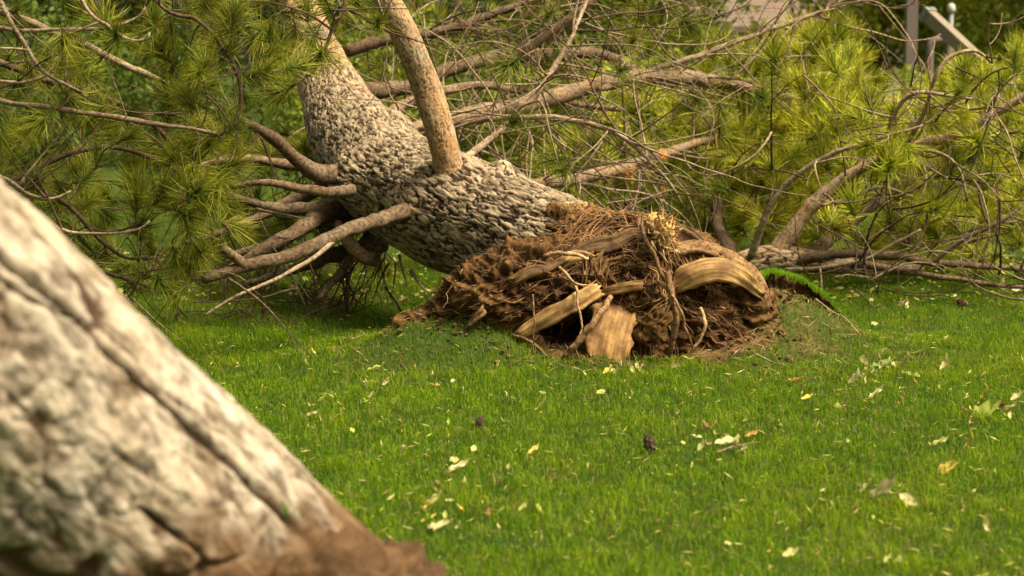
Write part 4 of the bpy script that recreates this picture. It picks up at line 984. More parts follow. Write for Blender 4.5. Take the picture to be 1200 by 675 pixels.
link('grass_tuft', acc.build('grass_tuft', ORN, False), M['grass'], near)

# ================================================================== second fallen pine behind, right
OR2 = G(890, 318); OR2[1] = 14.2
pine2 = thing('fallen_pine_tree', OR2, 'second fallen pine lying beyond the root plate with limbs spreading to the right', 'tree')
rows = [(*P(px, py, d), rp * d / FPX) for (px, py, d, rp) in [(760, 345, 14.4, 17), (820, 330, 14.3, 17), (865, 314, 14.2, 16), (905, 304, 14.2, 15), (945, 306, 14.3, 12), (1000, 312, 14.5, 8), (1080, 316, 14.8, 5)]]
me, _ = trunk_mesh('trunk', rows, 160, 90, 0.05, 0.08, 0.010, OR2, lambda s, a: 0.4 + 0 * s, seed=15, lump=0.08)
link('trunk', me, M['bark'], pine2)
T2 = Pine(pine2, OR2, 8, (0.140, 0.190, 0.012), (0.52, 0.52, 0.030), 0.165, 0.0050, 120)  # yellow-green needles, painted brighter to carry the stronger light on the right
for rows, mt in [([(905, 303, 14.2, 9.5), (925, 275, 14.2, 8.5), (955, 238, 14.2, 8), (1000, 203, 14.2, 7.5), (1060, 176, 14.1, 7), (1120, 157, 14.0, 6.5), (1165, 134, 13.9, 6), (1215, 104, 13.8, 5), (1290, 70, 13.8, 3)], 'limb'),
                 ([(880, 300, 14.1, 6), (893, 265, 14.0, 5), (905, 238, 13.95, 4.6), (928, 210, 13.9, 4.2), (975, 181, 13.8, 3.6), (1030, 162, 13.7, 3), (1082, 148, 13.7, 2)], 'twig'),
                 ([(930, 306, 14.2, 5), (985, 298, 14.1, 5), (1040, 300, 14.1, 5), (1090, 308, 14.2, 5), (1140, 313, 14.4, 4), (1230, 318, 14.6, 3)], 'limb_dark'),
                 ([(920, 316, 14.0, 3.4), (960, 313, 13.95, 3.2), (1010, 306, 13.9, 2.8), (1045, 288, 13.9, 2.4), (1080, 268, 13.9, 1.8)], 'twig'),
                 ([(1000, 205, 14.2, 4), (1040, 186, 14.0, 3), (1090, 176, 13.9, 2.6), (1120, 190, 13.8, 2.2), (1135, 235, 13.8, 1.6)], 'twig'),
                 ([(1060, 176, 14.1, 4), (1084, 130, 13.9, 3.4), (1095, 92, 13.8, 3.2), (1112, 68, 13.8, 3), (1142, 60, 13.8, 2.6), (1163, 74, 13.8, 2)], 'twig'),
                 ([(1030, 188, 14.1, 3.5), (1050, 130, 13.9, 3), (1075, 108, 13.8, 3), (1110, 112, 13.8, 2.4), (1140, 116, 13.8, 1.8)], 'twig'),
                 ([(955, 240, 14.2, 4), (990, 236, 14.1, 3), (1030, 220, 14.0, 2.6), (1070, 230, 14.0, 2)], 'twig'),
                 ([(1090, 310, 14.2, 4), (1130, 280, 14.1, 3.2), (1170, 262, 14.0, 2.6), (1200, 240, 14.0, 2)], 'twig'),
                 ([(1000, 308, 14.4, 4), (1080, 322, 14.2, 3.5), (1150, 332, 14.1, 3), (1230, 342, 14.0, 2.4)], 'limb_dark'),
                 ([(940, 306, 14.3, 8), (1000, 260, 15.2, 7), (1080, 200, 16, 6), (1180, 150, 16.6, 5), (1280, 120, 17, 3)], 'limb_dark'),
                 ([(860, 312, 14.3, 8), (840, 250, 15.2, 7), (850, 170, 16, 6), (900, 90, 16.6, 5), (960, 20, 17, 4), (1000, -30, 17.2, 3)], 'limb_dark'),
                 ([(820, 326, 14.4, 6), (780, 290, 15.4, 5), (740, 250, 16, 4), (700, 220, 16.5, 3)], 'limb_dark')]:
    T2.limb(rows, mt, seg=10, bump=0.14, attach=0.12)
right_poly = [(930, 130), (1000, 70), (1035, 125), (1090, 128), (1130, 85), (1240, 55), (1240, 345), (1150, 340), (1050, 300), (960, 290), (880, 250), (850, 180), (870, 120)]
grow(T2, scatter(right_poly, 400, 14.3, 17.4, T2.rs, 0.15), mat='twig', up=0.55, scale=1.1)
mid_poly = [(620, 200), (760, 130), (860, 60), (1000, 10), (1010, 100), (960, 200), (960, 300), (860, 300), (800, 250), (700, 250)]
grow(T2, scatter(mid_poly, 260, 15.0, 18, T2.rs, 0.16), mat='twig', up=0.55, scale=1.15)
for k in range(190):
    own = T2.rs.randint(0, 13); o_pts = np.vstack([p for p, w in zip(T2.pts, T2.own) if w[0] == own])
    q = o_pts[T2.rs.randint(len(o_pts))]
    T2.bare(own, q, (T2.rs.normal() + 0.4, T2.rs.normal() * .5 - .45, T2.rs.normal() * .6 + .2), T2.rs.uniform(.3, 1.0), T2.rs.uniform(.005, .010), T2.rs.uniform(1.0, 3.2), 'twig' if T2.rs.rand() < .5 else 'twig_dark', 1, 0.12, -0.1)
for (x, y, d) in [(745, 199, 14.0), (775, 220, 14.0), (738, 205, 14.1), (774, 186, 14.1)]:
    T2.reach(P(x, y, d), mat='twig', up=-0.4, scale=0.42); T2.dead.append(len(T2.tufts) - 1)
T2.finish()

# ================================================================== background shrubs and trees
def leaf_cloud(rs, centres, radii, n, size, ca, cb):
    """n folded leaf faces spread through a set of clumps"""
    w = radii ** 2; k = rs.choice(len(centres), n, p=w / w.sum())
    d = rs.normal(size=(n, 3)); d /= np.linalg.norm(d, axis=1)[:, None]
    r = radii[k] * (0.35 + 0.65 * rs.rand(n) ** 0.5)
    p = centres[k] + d * r[:, None] * np.array((1, 1, 0.8))
    u = rs.normal(size=(n, 3)); u /= np.linalg.norm(u, axis=1)[:, None]
    v = np.cross(u, d + 0.4 * rs.normal(size=(n, 3))); v /= np.linalg.norm(v, axis=1)[:, None]
    s = (size * (0.6 + 0.8 * rs.rand(n)))[:, None]
    V = np.stack([p - u * s, p + v * s * 0.42, p + u * s, p - v * s * 0.42], 1).reshape(-1, 3)
    t = np.clip(rs.rand(len(centres))[k] * 0.7 + 0.45 * rs.rand(n), 0, 1)[:, None]
    C = np.repeat((np.asarray(ca) * (1 - t) + np.asarray(cb) * t), 4, 0)
    b = np.arange(n)[:, None] * 4
    return V, b + np.array([[0, 1, 2, 3]]), C
def woody(name, loc, height, spread, base, nclump, nleaf, lsize, ca, cb, seed, label, cat, group, trunk_h=0.3, trunk_r=0.12, flatten=1.0):
    rs = np.random.RandomState(seed); o = np.array((loc[0], loc[1], float(gh(loc[0], loc[1]))))
    root = thing(name, o, label, cat, group)
    cz = base + (height - base) * 0.5; rz = (height - base) * 0.5
    cen = rs.normal(size=(nclump, 3)); cen /= np.linalg.norm(cen, axis=1)[:, None]; cen *= (rs.rand(nclump, 1) ** 0.4)
    cen = cen * np.array((spread, spread * flatten, rz)) * 0.85 + np.array((0, 0, cz))
    rad = rs.uniform(0.5, 1.0, nclump) * min(spread, rz) * 0.42
    acc = Acc()
    tp = np.array((rs.normal() * .1, rs.normal() * .1, cz + rz * 0.4))
    c, _ = spline([(0, 0, -0.1, trunk_r * 1.25), (rs.normal() * .05, rs.normal() * .05, cz * 0.45, trunk_r), (*tp, trunk_r * 0.35)], n=14)
    V, Q, T = tube(c[:, :3], c[:, 3], 9, True, .15, 1); acc.add(V, Q, T)
    for k in range(min(nclump, 22)):
        z0 = rs.uniform(max(trunk_h, 0.1), cz); a = c[np.argmin(np.abs(c[:, 2] - z0)), :3]
        m = (a + cen[k]) / 2 + rs.normal(size=3) * 0.08 * spread + (0, 0, -0.05)
        cc_, _ = spline([(*a, trunk_r * .45), (*m, trunk_r * .28), (*cen[k], trunk_r * .08)], n=9)
        V, Q, T = tube(cc_[:, :3], cc_[:, 3], 6, True); acc.add(V, Q, T)
    link('trunk', acc.build('trunk'), M['limb_dark'], root)
    V, Q, C = leaf_cloud(rs, cen, rad, nleaf, lsize, ca, cb)
    link('crown', mesh('crown', V, Q, None, False, None, C), M['foliage'], root)
    return root
def at(px, d): return ((px - 600) / FPX * d, d)
SHRUBS = [  # pixel column, distance, height, spread, dark, light, label
    (60, 22.5, 2.6, 1.4, (.020, .045, .006), (.09, .13, .012), 'dark green shrub behind the pine sprays at the far left'),
    (215, 23.5, 2.3, 1.4, (.020, .042, .006), (.08, .12, .012), 'dark green shrub behind the pine sprays, nearest the trunk'),
    (430, 20.0, 2.4, 1.2, (.05, .085, .008), (.22, .25, .02), 'green shrub behind the upper trunk bend'),
    (560, 21.0, 2.2, 1.2, (.05, .09, .008), (.25, .28, .02), 'green shrub behind the tangle of dead twigs'),
    (690, 20.0, 2.0, 1.1, (.05, .09, .008), (.27, .30, .02), 'green shrub showing above the root plate'),
    (800, 22.0, 1.9, 1.2, (.06, .10, .008), (.28, .30, .02), 'yellow-green shrub behind the end of the orange limb'),
    (930, 23.0, 1.75, 1.2, (.07, .11, .010), (.30, .32, .02), 'yellow-green shrub below the mauve roof'),
    (1035, 24.0, 1.7, 1.1, (.08, .12, .010), (.30, .34, .02), 'bright yellow-green shrub at the foot of the brown post'),
    (1215, 24.0, 1.3, 1.2, (.07, .11, .010), (.28, .31, .02), 'low green shrub at the right edge in front of the car')]
for k, (px, d, h, sp, ca, cb, lab) in enumerate(SHRUBS):
    woody('shrub', at(px, d), h, sp, 0.05, 46, 6500, 0.042, tuple(1.25 * v for v in ca), tuple(1.25 * v for v in cb), 100 + k, lab, 'shrub', 'shrubs behind the fallen pines', 0.1, 0.05)
TREES = [
    (-60, 30, 7.5, 2.9, (.03, .06, .008), (.12, .16, .014), 'tall leafy tree behind the pine sprays at the far left'),
    (170, 33, 8.0, 3.0, (.025, .05, .007), (.10, .14, .012), 'dark leafy tree behind the left pine sprays'),
    (385, 36, 8.0, 3.0, (.03, .06, .008), (.13, .17, .014), 'leafy tree behind the top of the fallen trunk'),
    (600, 38, 8.0, 3.2, (.03, .07, .008), (.15, .19, .016), 'leafy tree behind the upper dead branches'),
    (770, 40, 8.5, 3.0, (.04, .08, .010), (.19, .23, .018), 'yellow-green tree left of the mauve roof'),
    (1030, 46, 8.0, 2.6, (.10, .14, .010), (.34, .36, .02), 'bright yellow-green tree behind the brown post'),
    (1130, 52, 8.5, 2.9, (.04, .08, .008), (.20, .25, .014), 'dark green tree behind the slanting timber'),
    (1195, 44, 8.0, 2.6, (.08, .12, .008), (.38, .37, .02), 'yellow-leaved tree at the upper right corner'),
    (1290, 40, 8.0, 3.0, (.04, .08, .010), (.20, .24, .018), 'leafy tree at the right edge'),
    (880, 82, 10.5, 4.4, (.03, .06, .008), (.12, .17, .014), 'far leafy tree behind the mauve roof, left'),
    (985, 86, 10.5, 4.6, (.03, .06, .008), (.12, .17, .014), 'far leafy tree behind the mauve roof, right'),
    (690, 80, 10.0, 4.6, (.03, .06, .008), (.12, .17, .014), 'far leafy tree in the gap above the dead twigs'),
    (1090, 84, 10.5, 4.6, (.03, .06, .008), (.13, .18, .014), 'far leafy tree beyond the brown post')]
for k, (px, d, h, sp, ca, cb, lab) in enumerate(TREES):
    far = d > 60
    woody('leafy_tree', at(px, d), h, sp, 0.6, 70, 9000, 0.16 if far else 0.10, ca, cb, 200 + k, lab, 'tree', 'trees beyond the lawn', 0.8, 0.14)

# ------------------------------------------------------------------ house, post, timber, lamp, rail, car
hx, hy = at(915, 62)
house = thing('house', (hx, hy, 0), 'house with a low mauve-brown roof far behind the branches', 'house')
a = Acc(); box(a, (-4.2, 0, 0), (4.2, 6, 2.75)); link('wall', a.build('wall', smooth=False), M['wall'], house)
a = Acc(); V = np.array([(-4.8, -.6, 2.72), (4.8, -.6, 2.72), (4.8, 3, 3.95), (-4.8, 3, 3.95), (-4.8, 6.6, 2.72), (4.8, 6.6, 2.72)]); V = np.vstack([V, V + (0, 0, .14)])
a.add(V, [(0, 3, 2, 1), (3, 4, 5, 2), (6, 7, 8, 9), (9, 8, 11, 10), (0, 1, 7, 6), (4, 10, 11, 5), (0, 6, 9, 3), (3, 9, 10, 4), (1, 2, 8, 7), (2, 5, 11, 8)])
rf = link('roof', a.build('roof', smooth=False), M['roof'], house)
for r_ in range(9):
    f0 = r_ / 9; a = Acc(); y0, z0 = -.6 + 3.6 * f0, 2.86 + 1.23 * f0
    V = np.array([(-4.8, y0, z0 + .01), (4.8, y0, z0 + .01), (4.8, y0 + .42, z0 + .155), (-4.8, y0 + .42, z0 + .155), (-4.8, y0, z0 + .05), (4.8, y0, z0 + .05), (4.8, y0 + .42, z0 + .175), (-4.8, y0 + .42, z0 + .175)])
    a.add(V, [(0, 3, 2, 1), (4, 5, 6, 7), (0, 1, 5, 4), (1, 2, 6, 5), (2, 3, 7, 6), (3, 0, 4, 7)]); link('shingle_course', a.build('s', smooth=False), M['roof'], rf)
for wx in (-2.6, 0.4, 2.4):
    a = Acc(); box(a, (wx - .55, -.03, 1.0), (wx + .55, .02, 2.1)); w = link('window', a.build('w', smooth=False), M['glass'], house)
    a = Acc()
    for lo, hi in (((wx - .62, -.06, .93), (wx - .54, -.004, 2.17)), ((wx + .54, -.06, .93), (wx + .62, -.004, 2.17)), ((wx - .54, -.06, .93), (wx + .54, -.004, 1.0)), ((wx - .54, -.06, 2.1), (wx + .54, -.004, 2.17))): box(a, lo, hi)
    link('window_frame', a.build('f', smooth=False), M['white'], w)
a = Acc(); box(a, (-1.5, -.04, 0), (-.6, .02, 2.05)); link('door', a.build('d', smooth=False), M['post'], house)

bx_, by_ = at(1064, 27)
post = thing('post', (bx_, by_, 0), 'brown-grey upright post rising above the right foliage', 'post')
a = Acc(); box(a, (-.075, -.075, -.1), (.075, .075, 3.05)); box(a, (-.10, -.10, 0), (.10, .10, .12)); me = a.build('shaft', smooth=False); link('shaft', me, M['post'], post)
a = Acc(); box(a, (-.10, -.10, 3.05), (.10, .10, 3.10)); box(a, (-.06, -.06, 3.10), (.06, .06, 3.16)); link('cap', a.build('cap', smooth=False), M['post'], post)
p0, p1 = P(1084, 14, 25.5), P(1330, 272, 23.0); p1[2] = 0.02
dv = p1 - p0; L = np.linalg.norm(dv)
q = Vector(dv).to_track_quat('X', 'Z').to_matrix().to_4x4(); q.translation = Vector(p0 - p1)
timber = thing('leaning_timber', p1, 'pale squared timber slanting down behind the right foliage', 'timber')
a = Acc(); box(a, (0, -.075, -.075), (L, .075, .075), q); link('beam', a.build('beam', smooth=False), M['beam'], timber)
a = Acc(); box(a, (.02, -.09, -.09), (.09, .09, .09), q); link('end_band', a.build('end_band', smooth=False), M['metal'], timber)
q0 = P(1170, 105, 24.6); a = Acc(); V, Q, T = tube(np.array([(q0[0], q0[1] + .12, 0), (q0[0], q0[1] + .12, q0[2])]) - p1, np.array([.05, .05]), 8); a.add(V, Q, T); link('strut', a.build('strut'), M['beam'], timber)
lx, ly = at(1110, 33); zt = P(1110, 6, 33)[2]
lamp = thing('garden_lamp', (lx, ly, 0), 'slim grey garden lamp with white head at upper right', 'lamp')
V, Q, T = tube(np.array([(0, 0, -.1), (0, 0, zt * .5), (0, 0, zt - .12)]), np.array([.05, .04, .04]), 10); link('pole', mesh('pole', V, Q, T), M['metal'], lamp)
V, Q, T = tube(np.array([(0, 0, zt - .13), (0, 0, zt - .08), (0, 0, zt), (0, 0, zt + .03)]), np.array([.05, .07, .06, .02]), 12); link('lamp_head', mesh('lamp_head', V, Q, T), M['white'], lamp)
rail = thing('bent_rail', (*at(1094, 30), 0), 'beige bent pipe rail between the post and the timber', 'rail')
zt = P(1090, 46, 30)[2]
c, _ = spline([(-.10, 0, -.1, .06), (-.10, 0, zt - .25, .06), (-.06, 0, zt - .05, .06), (.06, 0, zt, .06), (.16, 0, zt - .05, .06), (.18, 0, zt - .3, .06), (.18, 0, -.1, .06)], n=40)
V, Q, T = tube(c[:, :3], c[:, 3], 10); link('pipe', mesh('pipe', V, Q, T), M['post'], rail)
# parked car: lofted body with glasshouse, wheels, lamps
cx, cy = at(1165, 40)
car = thing('parked_car', (cx, cy, 0), 'silver parked car glimpsed through needles at the right', 'car')
car.rotation_euler[2] = math.radians(8)
st = [(-2.15, .38, .62, .70), (-2.05, .28, .80, .84), (-1.3, .22, .92, .88), (-.7, .20, .98, .89), (.6, .20, .98, .89), (1.4, .22, .95, .88), (2.0, .28, .90, .84), (2.12, .40, .72, .74)]
V = []; prof = [(-1, 0), (-1, .45), (-.96, .8), (-.86, 1), (.86, 1), (.96, .8), (1, .45), (1, 0)]
for (x, z0, z1, w) in st:
    for (a_, f) in prof: V.append((x, a_ * w, z0 + (z1 - z0) * f))
V = np.array(V); i = np.arange(len(st) - 1)[:, None] * 8; j = np.arange(8)[None, :]; j2 = (j + 1) % 8
Q = np.stack([i + j, i + j2, i + 8 + j2, i + 8 + j], -1).reshape(-1, 4); Q = np.vstack([Q, [(0, 1, 2, 3), (4, 5, 6, 7), (0, 3, 4, 7)], [(59, 58, 57, 56), (63, 62, 61, 60), (63, 60, 59, 56)]])
body = link('body', mesh('body', V, Q, None, False), M['carpaint'], car)
a = Acc(); V = np.array([(-1.25, -.78, .95), (1.75, -.78, .95), (1.75, .78, .95), (-1.25, .78, .95), (-.45, -.60, 1.42), (1.15, -.60, 1.42), (1.15, .60, 1.42), (-.45, .60, 1.42)])
a.add(V, [(4, 5, 6, 7), (0, 1, 5, 4), (1, 2, 6, 5), (2, 3, 7, 6), (3, 0, 4, 7)]); link('glasshouse', a.build('g', smooth=False), M['glass'], car)
a = Acc(); box(a, (-.5, -.62, 1.415), (1.2, .62, 1.47)); link('roof', a.build('r', smooth=False), M['carpaint'], car)
for sy in (-1, 1):
    for x in (-1.35, 1.35):
        ang = np.arange(24) / 24 * 2 * math.pi
        def disc(r, w, yo):
            c2 = np.array([(x, sy * (.86 + yo) - w / 2, .32), (x, sy * (.86 + yo) - w / 2 + .02, .32), (x, sy * (.86 + yo) + w / 2 - .02, .32), (x, sy * (.86 + yo) + w / 2, .32)]); return tube(c2, np.array([r * .92, r, r, r * .92]), 24)
        Vw, Qw, Tw = disc(.32, .2, 0); wh = link('wheel', mesh('wheel', Vw, Qw, Tw), M['rubber'], car)
        Vw, Qw, Tw = disc(.2, .04, .1); link('rim', mesh('rim', Vw, Qw, Tw), M['metal'], wh)
    a = Acc(); box(a, (-2.14, sy * .6 - .14, .62), (-2.02, sy * .6 + .14, .76)); link('headlight', a.build('h', smooth=False), M['white'], car)

# ================================================================== litter on the lawn
def leaf_me(seed, curl, fold, wide):
    rs = np.random.RandomState(seed); nu, nv = 9, 5; V = []
    for a_ in range(nu):
        u = a_ / (nu - 1); w = wide * math.sin(math.pi * min(1, u * 0.93 + 0.03)) ** 0.75 * (1 - 0.25 * u) * (1 + 0.12 * rs.normal())
        for b_ in range(nv):
            v = b_ / (nv - 1) * 2 - 1; cu = curl * u
            V.append((math.sin(cu) / max(abs(curl), 1e-3) - 0.4, v * w * 0.5, (1 - math.cos(cu)) / max(abs(curl), 1e-3) + fold * abs(v) * w * 0.5 + 0.06 * rs.normal()))
    V = np.array(V); i = np.arange(nu - 1)[:, None] * nv; j = np.arange(nv - 1)[None, :]
    Q = np.stack([i + j, i + j + 1, i + nv + j + 1, i + nv + j], -1).reshape(-1, 4)
    return V, Q
LV = [leaf_me(s, c, f, w) for s, c, f, w in [(1, .8, .5, .55), (2, -.7, .3, .6), (3, 1.9, .7, .42), (4, .4, .15, .7), (5, 2.6, .5, .4), (6, 1.2, 1.1, .35)]]
PAL = {'pale': (.56, .50, .18), 'cream': (.66, .59, .28), 'yellow': (.60, .47, .08), 'lime': (.40, .46, .07), 'green': (.24, .34, .06), 'orange': (.50, .31, .07), 'brown': (.22, .11, .04), 'olive': (.42, .42, .10)}
LEAVES = [  # px, py, long side in px, colour, shape, yaw, label
    (440, 419, 24, 'lime', 0, .3, 'lime leaf on the mound left of the root plate'), (450, 431, 14, 'cream', 4, 1.2, 'cream leaf scrap just below the lime leaf on the mound'),
    (470, 529, 18, 'cream', 4, 1.5, 'cream curled leaf standing in a loop on the left lawn'), (520, 451, 13, 'orange', 1, .5, 'small orange leaf on the lawn below the left root'),
    (538, 553, 32, 'cream', 5, .05, 'long cream leaf lying crosswise on the left lawn'), (543, 572, 18, 'pale', 2, -.8, 'pale curled leaf just below the long cream leaf'),
    (510, 588, 24, 'pale', 0, .4, 'pale leaf between the curled leaf and the near trunk'), (512, 618, 28, 'cream', 3, .2, 'broad cream leaf nearest the soil of the slanting trunk'),
    (537, 619, 14, 'pale', 4, .8, 'small pale leaf right beside the broad cream leaf'), (635, 589, 24, 'lime', 1, 1.3, 'upright lime leaf in the lower middle of the lawn'),
    (612, 597, 18, 'olive', 5, .8, 'narrow olive leaf left of the upright lime leaf'), (634, 641, 26, 'cream', 2, 0, 'cream leaf at the bottom middle of the lawn'),
    (712, 608, 20, 'brown', 4, .1, 'brown curled leaf below the middle pine cone'), (625, 532, 22, 'yellow', 5, .7, 'narrow yellow leaf left of the middle pine cone'),
    (638, 474, 16, 'cream', 2, .2, 'cream leaf below the dark hollow of the root plate'), (595, 428, 12, 'cream', 4, -.3, 'cream leaf scrap at the foot of the left root'),
    (850, 521, 32, 'cream', 0, .1, 'largest cream leaf of the litter patch right of the pine cone'), (862, 527, 22, 'pale', 2, -.9, 'pale leaf overlapping the litter patch right of the pine cone'),
    (838, 503, 22, 'pale', 5, -.7, 'narrow pale leaf at the back of the litter patch'), (880, 512, 20, 'orange', 5, .5, 'orange leaf sliver at the right of the litter patch'),
    (1003, 420, 26, 'cream', 2, .3, 'cream leaf at the twig end on the right lawn'), (1018, 414, 20, 'pale', 1, 1.0, 'pale leaf standing beside the twig end'),
    (1032, 421, 30, 'green', 3, .4, 'broad green leaf in the row on the right lawn'), (1048, 420, 24, 'olive', 0, -.4, 'olive leaf next to the broad green leaf'),
    (1064, 428, 32, 'pale', 5, -1.0, 'long pale folded leaf in the row on the right lawn'), (1086, 437, 20, 'olive', 1, .2, 'olive leaf right of the long folded leaf'),
    (1108, 431, 24, 'pale', 2, .7, 'pale curled leaf at the right end of the row'), (988, 471, 18, 'lime', 1, .9, 'lime leaf below the twig on the right lawn'),
    (1028, 466, 26, 'cream', 5, .2, 'cream leaf below the broad green leaf'), (1056, 472, 18, 'orange', 5, -.1, 'orange leaf sliver below the row of leaves'),
    (1157, 467, 22, 'orange', 4, .1, 'orange curled leaf near the right edge'), (1153, 484, 40, 'lime', 3, .05, 'largest lime leaf near the right edge'),
    (1186, 482, 28, 'pale', 5, -.6, 'pale narrow leaf at the right edge beside the lime leaf'), (1190, 468, 18, 'cream', 0, .4, 'cream leaf at the right edge above the narrow leaf'),
    (1108, 551, 30, 'yellow', 3, -.3, 'broad yellow leaf on the lower right lawn'), (1102, 522, 26, 'olive', 5, 0, 'olive leaf above the broad yellow leaf'), (1140, 521, 26, 'yellow', 2, .2, 'yellow curled leaf right of the olive leaf'),
    (1036, 580, 50, 'cream', 5, -.08, 'longest cream leaf on the lower right lawn'), (1083, 595, 26, 'cream', 1, -.8, 'cream leaf just below the longest cream leaf'),
    (1015, 574, 22, 'pale', 0, .3, 'pale leaf at the left end of the longest cream leaf'), (1062, 650, 22, 'pale', 1, .9, 'pale leaf near the bottom right of the lawn'), (1040, 662, 26, 'olive', 5, 1.0, 'narrow olive leaf at the bottom edge on the right'),
    (1157, 622, 22, 'pale', 4, 1.4, 'pale upright leaf at the lower right'), (925, 651, 22, 'pale', 0, .2, 'pale leaf at the bottom edge right of centre'), (905, 648, 16, 'yellow', 4, .4, 'small yellow leaf at the bottom edge right of centre'),
    (265, 463, 12, 'orange', 4, .2, 'orange leaf beside the slanting trunk'), (728, 436, 26, 'cream', 2, .2, 'cream leaf heaped below the split wood face'), (712, 438, 18, 'yellow', 0, .7, 'yellow leaf below the split wood face'),
    (1060, 358, 18, 'cream', 2, .1, 'cream leaf on the far right lawn'), (430, 455, 14, 'cream', 4, .3, 'cream leaf scrap at the left of the lawn'), (397, 462, 14, 'pale', 2, .6, 'pale leaf scrap nearest the slanting trunk on the upper lawn'),
    (366, 489, 18, 'cream', 5, .1, 'narrow cream leaf scrap beside the slanting trunk'), (945, 468, 16, 'yellow', 0, .2, 'yellow leaf in front of the turf mound'), (930, 445, 24, 'orange', 3, .1, 'tan leaf at the edge of the bare earth'), (990, 385, 12, 'pale', 4, .5, 'pale leaf scrap on the turf mound')]
rs = np.random.RandomState(51)
def place_leaf(px, py, size, col, shp, yaw, label, group='fallen leaves on the lawn'):
    g0 = G(px, py)
    for it in range(4):                                    # settle on the mounds
        z = float(gh(g0[0], g0[1])) + 0.025; d_ = P(px, py, g0[1]); g0 = np.array((g0[0], g0[1] * (CAM_H - z) / max(CAM_H, .1), 0)) if it == 0 else g0
        g0[0] = (px - 600) / FPX * (g0[1] * math.cos(PITCH) + (CAM_H - z) * math.sin(PITCH))
    s = size * g0[1] / FPX
    V, Q = LV[shp]; c = np.array(PAL[col]) * (0.8 + 0.3 * rs.rand()); C = np.tile(c, (len(V), 1)) * (0.75 + 0.5 * rs.rand(len(V), 1))
    o = link('fallen_leaf', mesh('fallen_leaf', V * s, Q, None, True, None, C), M['leaf'], None, (g0[0], g0[1], float(gh(g0[0], g0[1])) + 0.028))
    o.rotation_euler = (rs.normal() * .25 + .25, rs.normal() * .2 - .1, yaw)
    return tag(o, label, 'leaf', group)
for L_ in LEAVES: place_leaf(*L_)
for k in range(75):
    px, py = rs.uniform(200, 1195), rs.uniform(440, 665) if rs.rand() < .75 else rs.uniform(350, 440)
    if px < 320 + (py - 440) * .9 or (420 < px < 1000 and py < 445): continue
    place_leaf(px, py, rs.uniform(6, 13), rs.choice(('pale', 'yellow', 'olive', 'lime', 'pale')), rs.randint(6), rs.rand() * 3, 'tiny leaf scrap scattered in the lawn', 'tiny leaf scraps in the lawn')
for (px, py, n_) in [(850, 520, 16), (1040, 428, 12), (1040, 585, 9), (520, 600, 8), (1150, 485, 7), (725, 437, 8), (540, 560, 6)]:
    for k in range(n_):
        place_leaf(px + rs.normal() * 26, py + rs.normal() * 9, rs.uniform(7, 16), rs.choice(('pale', 'cream', 'yellow', 'olive', 'lime', 'brown')), rs.randint(6), rs.rand() * 3, 'small leaf fragment strewn between the larger fallen leaves', 'small leaf fragments in the litter patches')
def cone(px, py, size, label):
    g0 = G(px, py); s = size * g0[1] / FPX; a = Acc(); r_ = np.random.RandomState(int(px))
    root = thing('pine_cone', (g0[0], g0[1], float(gh(g0[0], g0[1])) + 0.03), label, 'pine cone', 'pine cones on the lawn')
    root.rotation_euler = (r_.normal() * .5 + .6, r_.normal() * .4, r_.rand() * 6)
    V, Q, T = tube(np.array([(0, 0, -.5), (0, 0, -.2), (0, 0, .2), (0, 0, .5)]) * s, np.array([.1, .2, .16, .03]) * s, 8); link('core', mesh('core', V, Q, T), M['cone'], root)
    w = s * .17; sm = mesh('scale', np.array([(0, -w * .5, 0), (s * .30, -w * .8, s * .06), (s * .38, 0, s * .16), (s * .30, w * .8, s * .06), (0, w * .5, 0), (s * .2, 0, s * .14), (s * .2, 0, -s * .01)]), None,
              [(0, 1, 5), (1, 2, 5), (2, 3, 5), (3, 4, 5), (4, 0, 5), (1, 0, 6), (2, 1, 6), (3, 2, 6), (4, 3, 6), (0, 4, 6)], False); sm.materials.append(M['cone'])
    for k in range(42):
        f = k / 41; o = link('scale', sm, None, root, (0, 0, (-.45 + .88 * f) * s)); e = .5 + .75 * math.sin(math.pi * (f * .8 + .12)); o.scale = (e, e, e); o.rotation_euler = (0, -.25 - .9 * f, k * 2.4)
cone(763, 531, 24, 'dark open pine cone in the middle of the lawn')
cone(561, 506, 15, 'dark pine cone half sunk in the lawn left of the middle one')
cone(1128, 362, 15, 'small dark pine cone on the far right lawn')
# thin dead twig ending at the row of leaves
for (pts_, lab, r_) in [([(955, 414), (975, 412), (990, 416), (1008, 421)], 'thin dark twig on the lawn ending at the row of leaves', .006), ([(840, 540), (862, 532), (890, 527)], 'thin grey twig under the litter patch', .005), ([(1002, 345), (1015, 356), (1024, 366)], 'thin twig at the foot of the lifted turf', .006), ([(885, 432), (905, 436), (925, 441)], 'brown twig on the bare earth right of the roots', .006)]:
    R = []
    for (a_, b_) in pts_: g0 = G(a_, b_); R.append((g0[0], g0[1], float(gh(g0[0], g0[1])) + .04, r_))
    c, _ = spline(R, step=.02); o_ = c[0, :3].copy(); V, Q, T = tube(c[:, :3] - o_, np.linspace(r_, r_ * .4, len(c)), 7, True, .2, 2)
    tag(link('dead_twig', mesh('dead_twig', V, Q, T), M['twig'], None, o_), lab, 'twig')
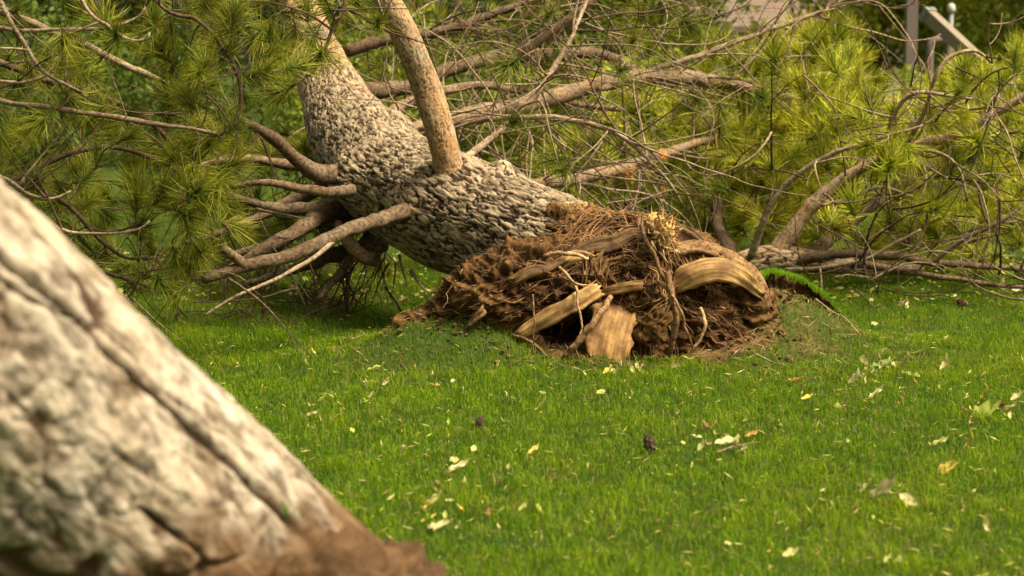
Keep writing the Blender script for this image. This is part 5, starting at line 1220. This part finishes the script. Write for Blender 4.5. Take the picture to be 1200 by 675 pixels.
# brown needle litter and crumbs on the bare earth, pale litter under the far branches: uncountable
def litter(name, n, fn, cols, size, thin, label, seed):
    r_ = np.random.RandomState(seed); x, y = fn(r_, n); n = len(x); a_ = r_.rand(n) * 6.28; L = size * (.5 + r_.rand(n)); t = r_.normal(size=n) * .3
    u = np.stack([np.cos(a_), np.sin(a_), t], 1) * L[:, None] / 2; v = np.stack([-np.sin(a_), np.cos(a_), r_.normal(size=n) * .4], 1) * (L * thin)[:, None] / 2
    p = np.stack([x, y, gh(x, y) + .008 + .03 * r_.rand(n) * (thin > .1) + .022 * r_.rand(n)], 1)
    V = np.stack([p - u, p + v, p + u, p - v], 1).reshape(-1, 3); c = np.array(cols)[r_.randint(len(cols), size=n)] * (.6 + .7 * r_.rand(n))[:, None]
    o = link(name, mesh(name, V, np.arange(n * 4).reshape(-1, 4), None, False, None, np.repeat(c, 4, 0)), M['leaf']); tag(o, label, 'litter', kind='stuff')
def near_roots(r_, n):
    x = r_.uniform(-1.0, 2.4, n * 3); y = r_.uniform(10.3, 12.0, n * 3); k = (soil_amt(x, y) + .12) > r_.rand(n * 3); return x[k][:n], y[k][:n]
litter('needle_litter', 6500, near_roots, [(.30, .16, .06), (.42, .26, .11), (.20, .10, .04), (.50, .36, .18)], .075, .05, 'brown needles and bark crumbs strewn round the root plate', 61)
def under_far(r_, n):
    y = r_.uniform(13.3, 17.5, n); x = r_.uniform(-4.2, 5.0, n); k = (x < -0.4) | (x > 1.6); return x[k], y[k]
litter('leaf_litter', 2600, under_far, [(.55, .50, .10), (.40, .42, .08), (.62, .55, .25), (.30, .20, .07)], .05, .5, 'yellow-green leaf litter in the shade under the fallen branches', 62)
def lawn_wide(r_, n):
    y = r_.uniform(6, 13.5, n); x = (r_.rand(n) * 2 - 1) * (y * .26 + .3); return x, y
litter('dry_bits', 3600, lawn_wide, [(.46, .38, .09), (.36, .22, .06), (.50, .42, .14), (.38, .40, .06)], .034, .13, 'specks of dry leaf and needle lying through the lawn', 63)

# clods of earth thrown out over the grass round the root plate: uncountable crumbs
rs = np.random.RandomState(71); acc = Acc()
ico = np.array([(0, 0, 1), (.894, 0, .447), (.276, .851, .447), (-.724, .526, .447), (-.724, -.526, .447), (.276, -.851, .447), (.724, .526, -.447), (-.276, .851, -.447), (-.894, 0, -.447), (-.276, -.851, -.447), (.724, -.526, -.447), (0, 0, -1)])
ift = [(0, 1, 2), (0, 2, 3), (0, 3, 4), (0, 4, 5), (0, 5, 1), (1, 6, 2), (2, 7, 3), (3, 8, 4), (4, 9, 5), (5, 10, 1), (6, 7, 2), (7, 8, 3), (8, 9, 4), (9, 10, 5), (10, 6, 1), (6, 11, 7), (7, 11, 8), (8, 11, 9), (9, 11, 10), (10, 11, 6)]
for k in range(620):
    t_ = rs.uniform(math.pi * 0.92, math.pi * 2.08); q_ = 1 + abs(rs.normal()) * 0.16
    x_, y_ = 0.42 + math.cos(t_) * 1.02 * q_, 11.12 + math.sin(t_) * 0.52 * q_
    if rs.rand() < 0.3: x_, y_ = rs.uniform(-0.75, 1.5), rs.uniform(10.45, 10.95)
    sz = 0.003 + 0.014 * rs.rand() ** 3
    V = ico * sz * (0.7 + 0.6 * rs.rand(12, 1)) * np.array((1.2, 1, .8)) + np.array((x_, y_, float(gh(x_, y_)) + sz * 0.4 + 0.012 * rs.rand()))
    acc.add(V, None, ift, np.array(((0.07, 0.036, 0.016), (0.13, 0.07, 0.03), (0.22, 0.125, 0.055))[rs.randint(3)]))
tag(link('soil_crumbs', acc.build('soil_crumbs', smooth=False), M['leaf']), 'brown soil crumbs scattered over the grass in front of the root plate', 'soil', kind='stuff')
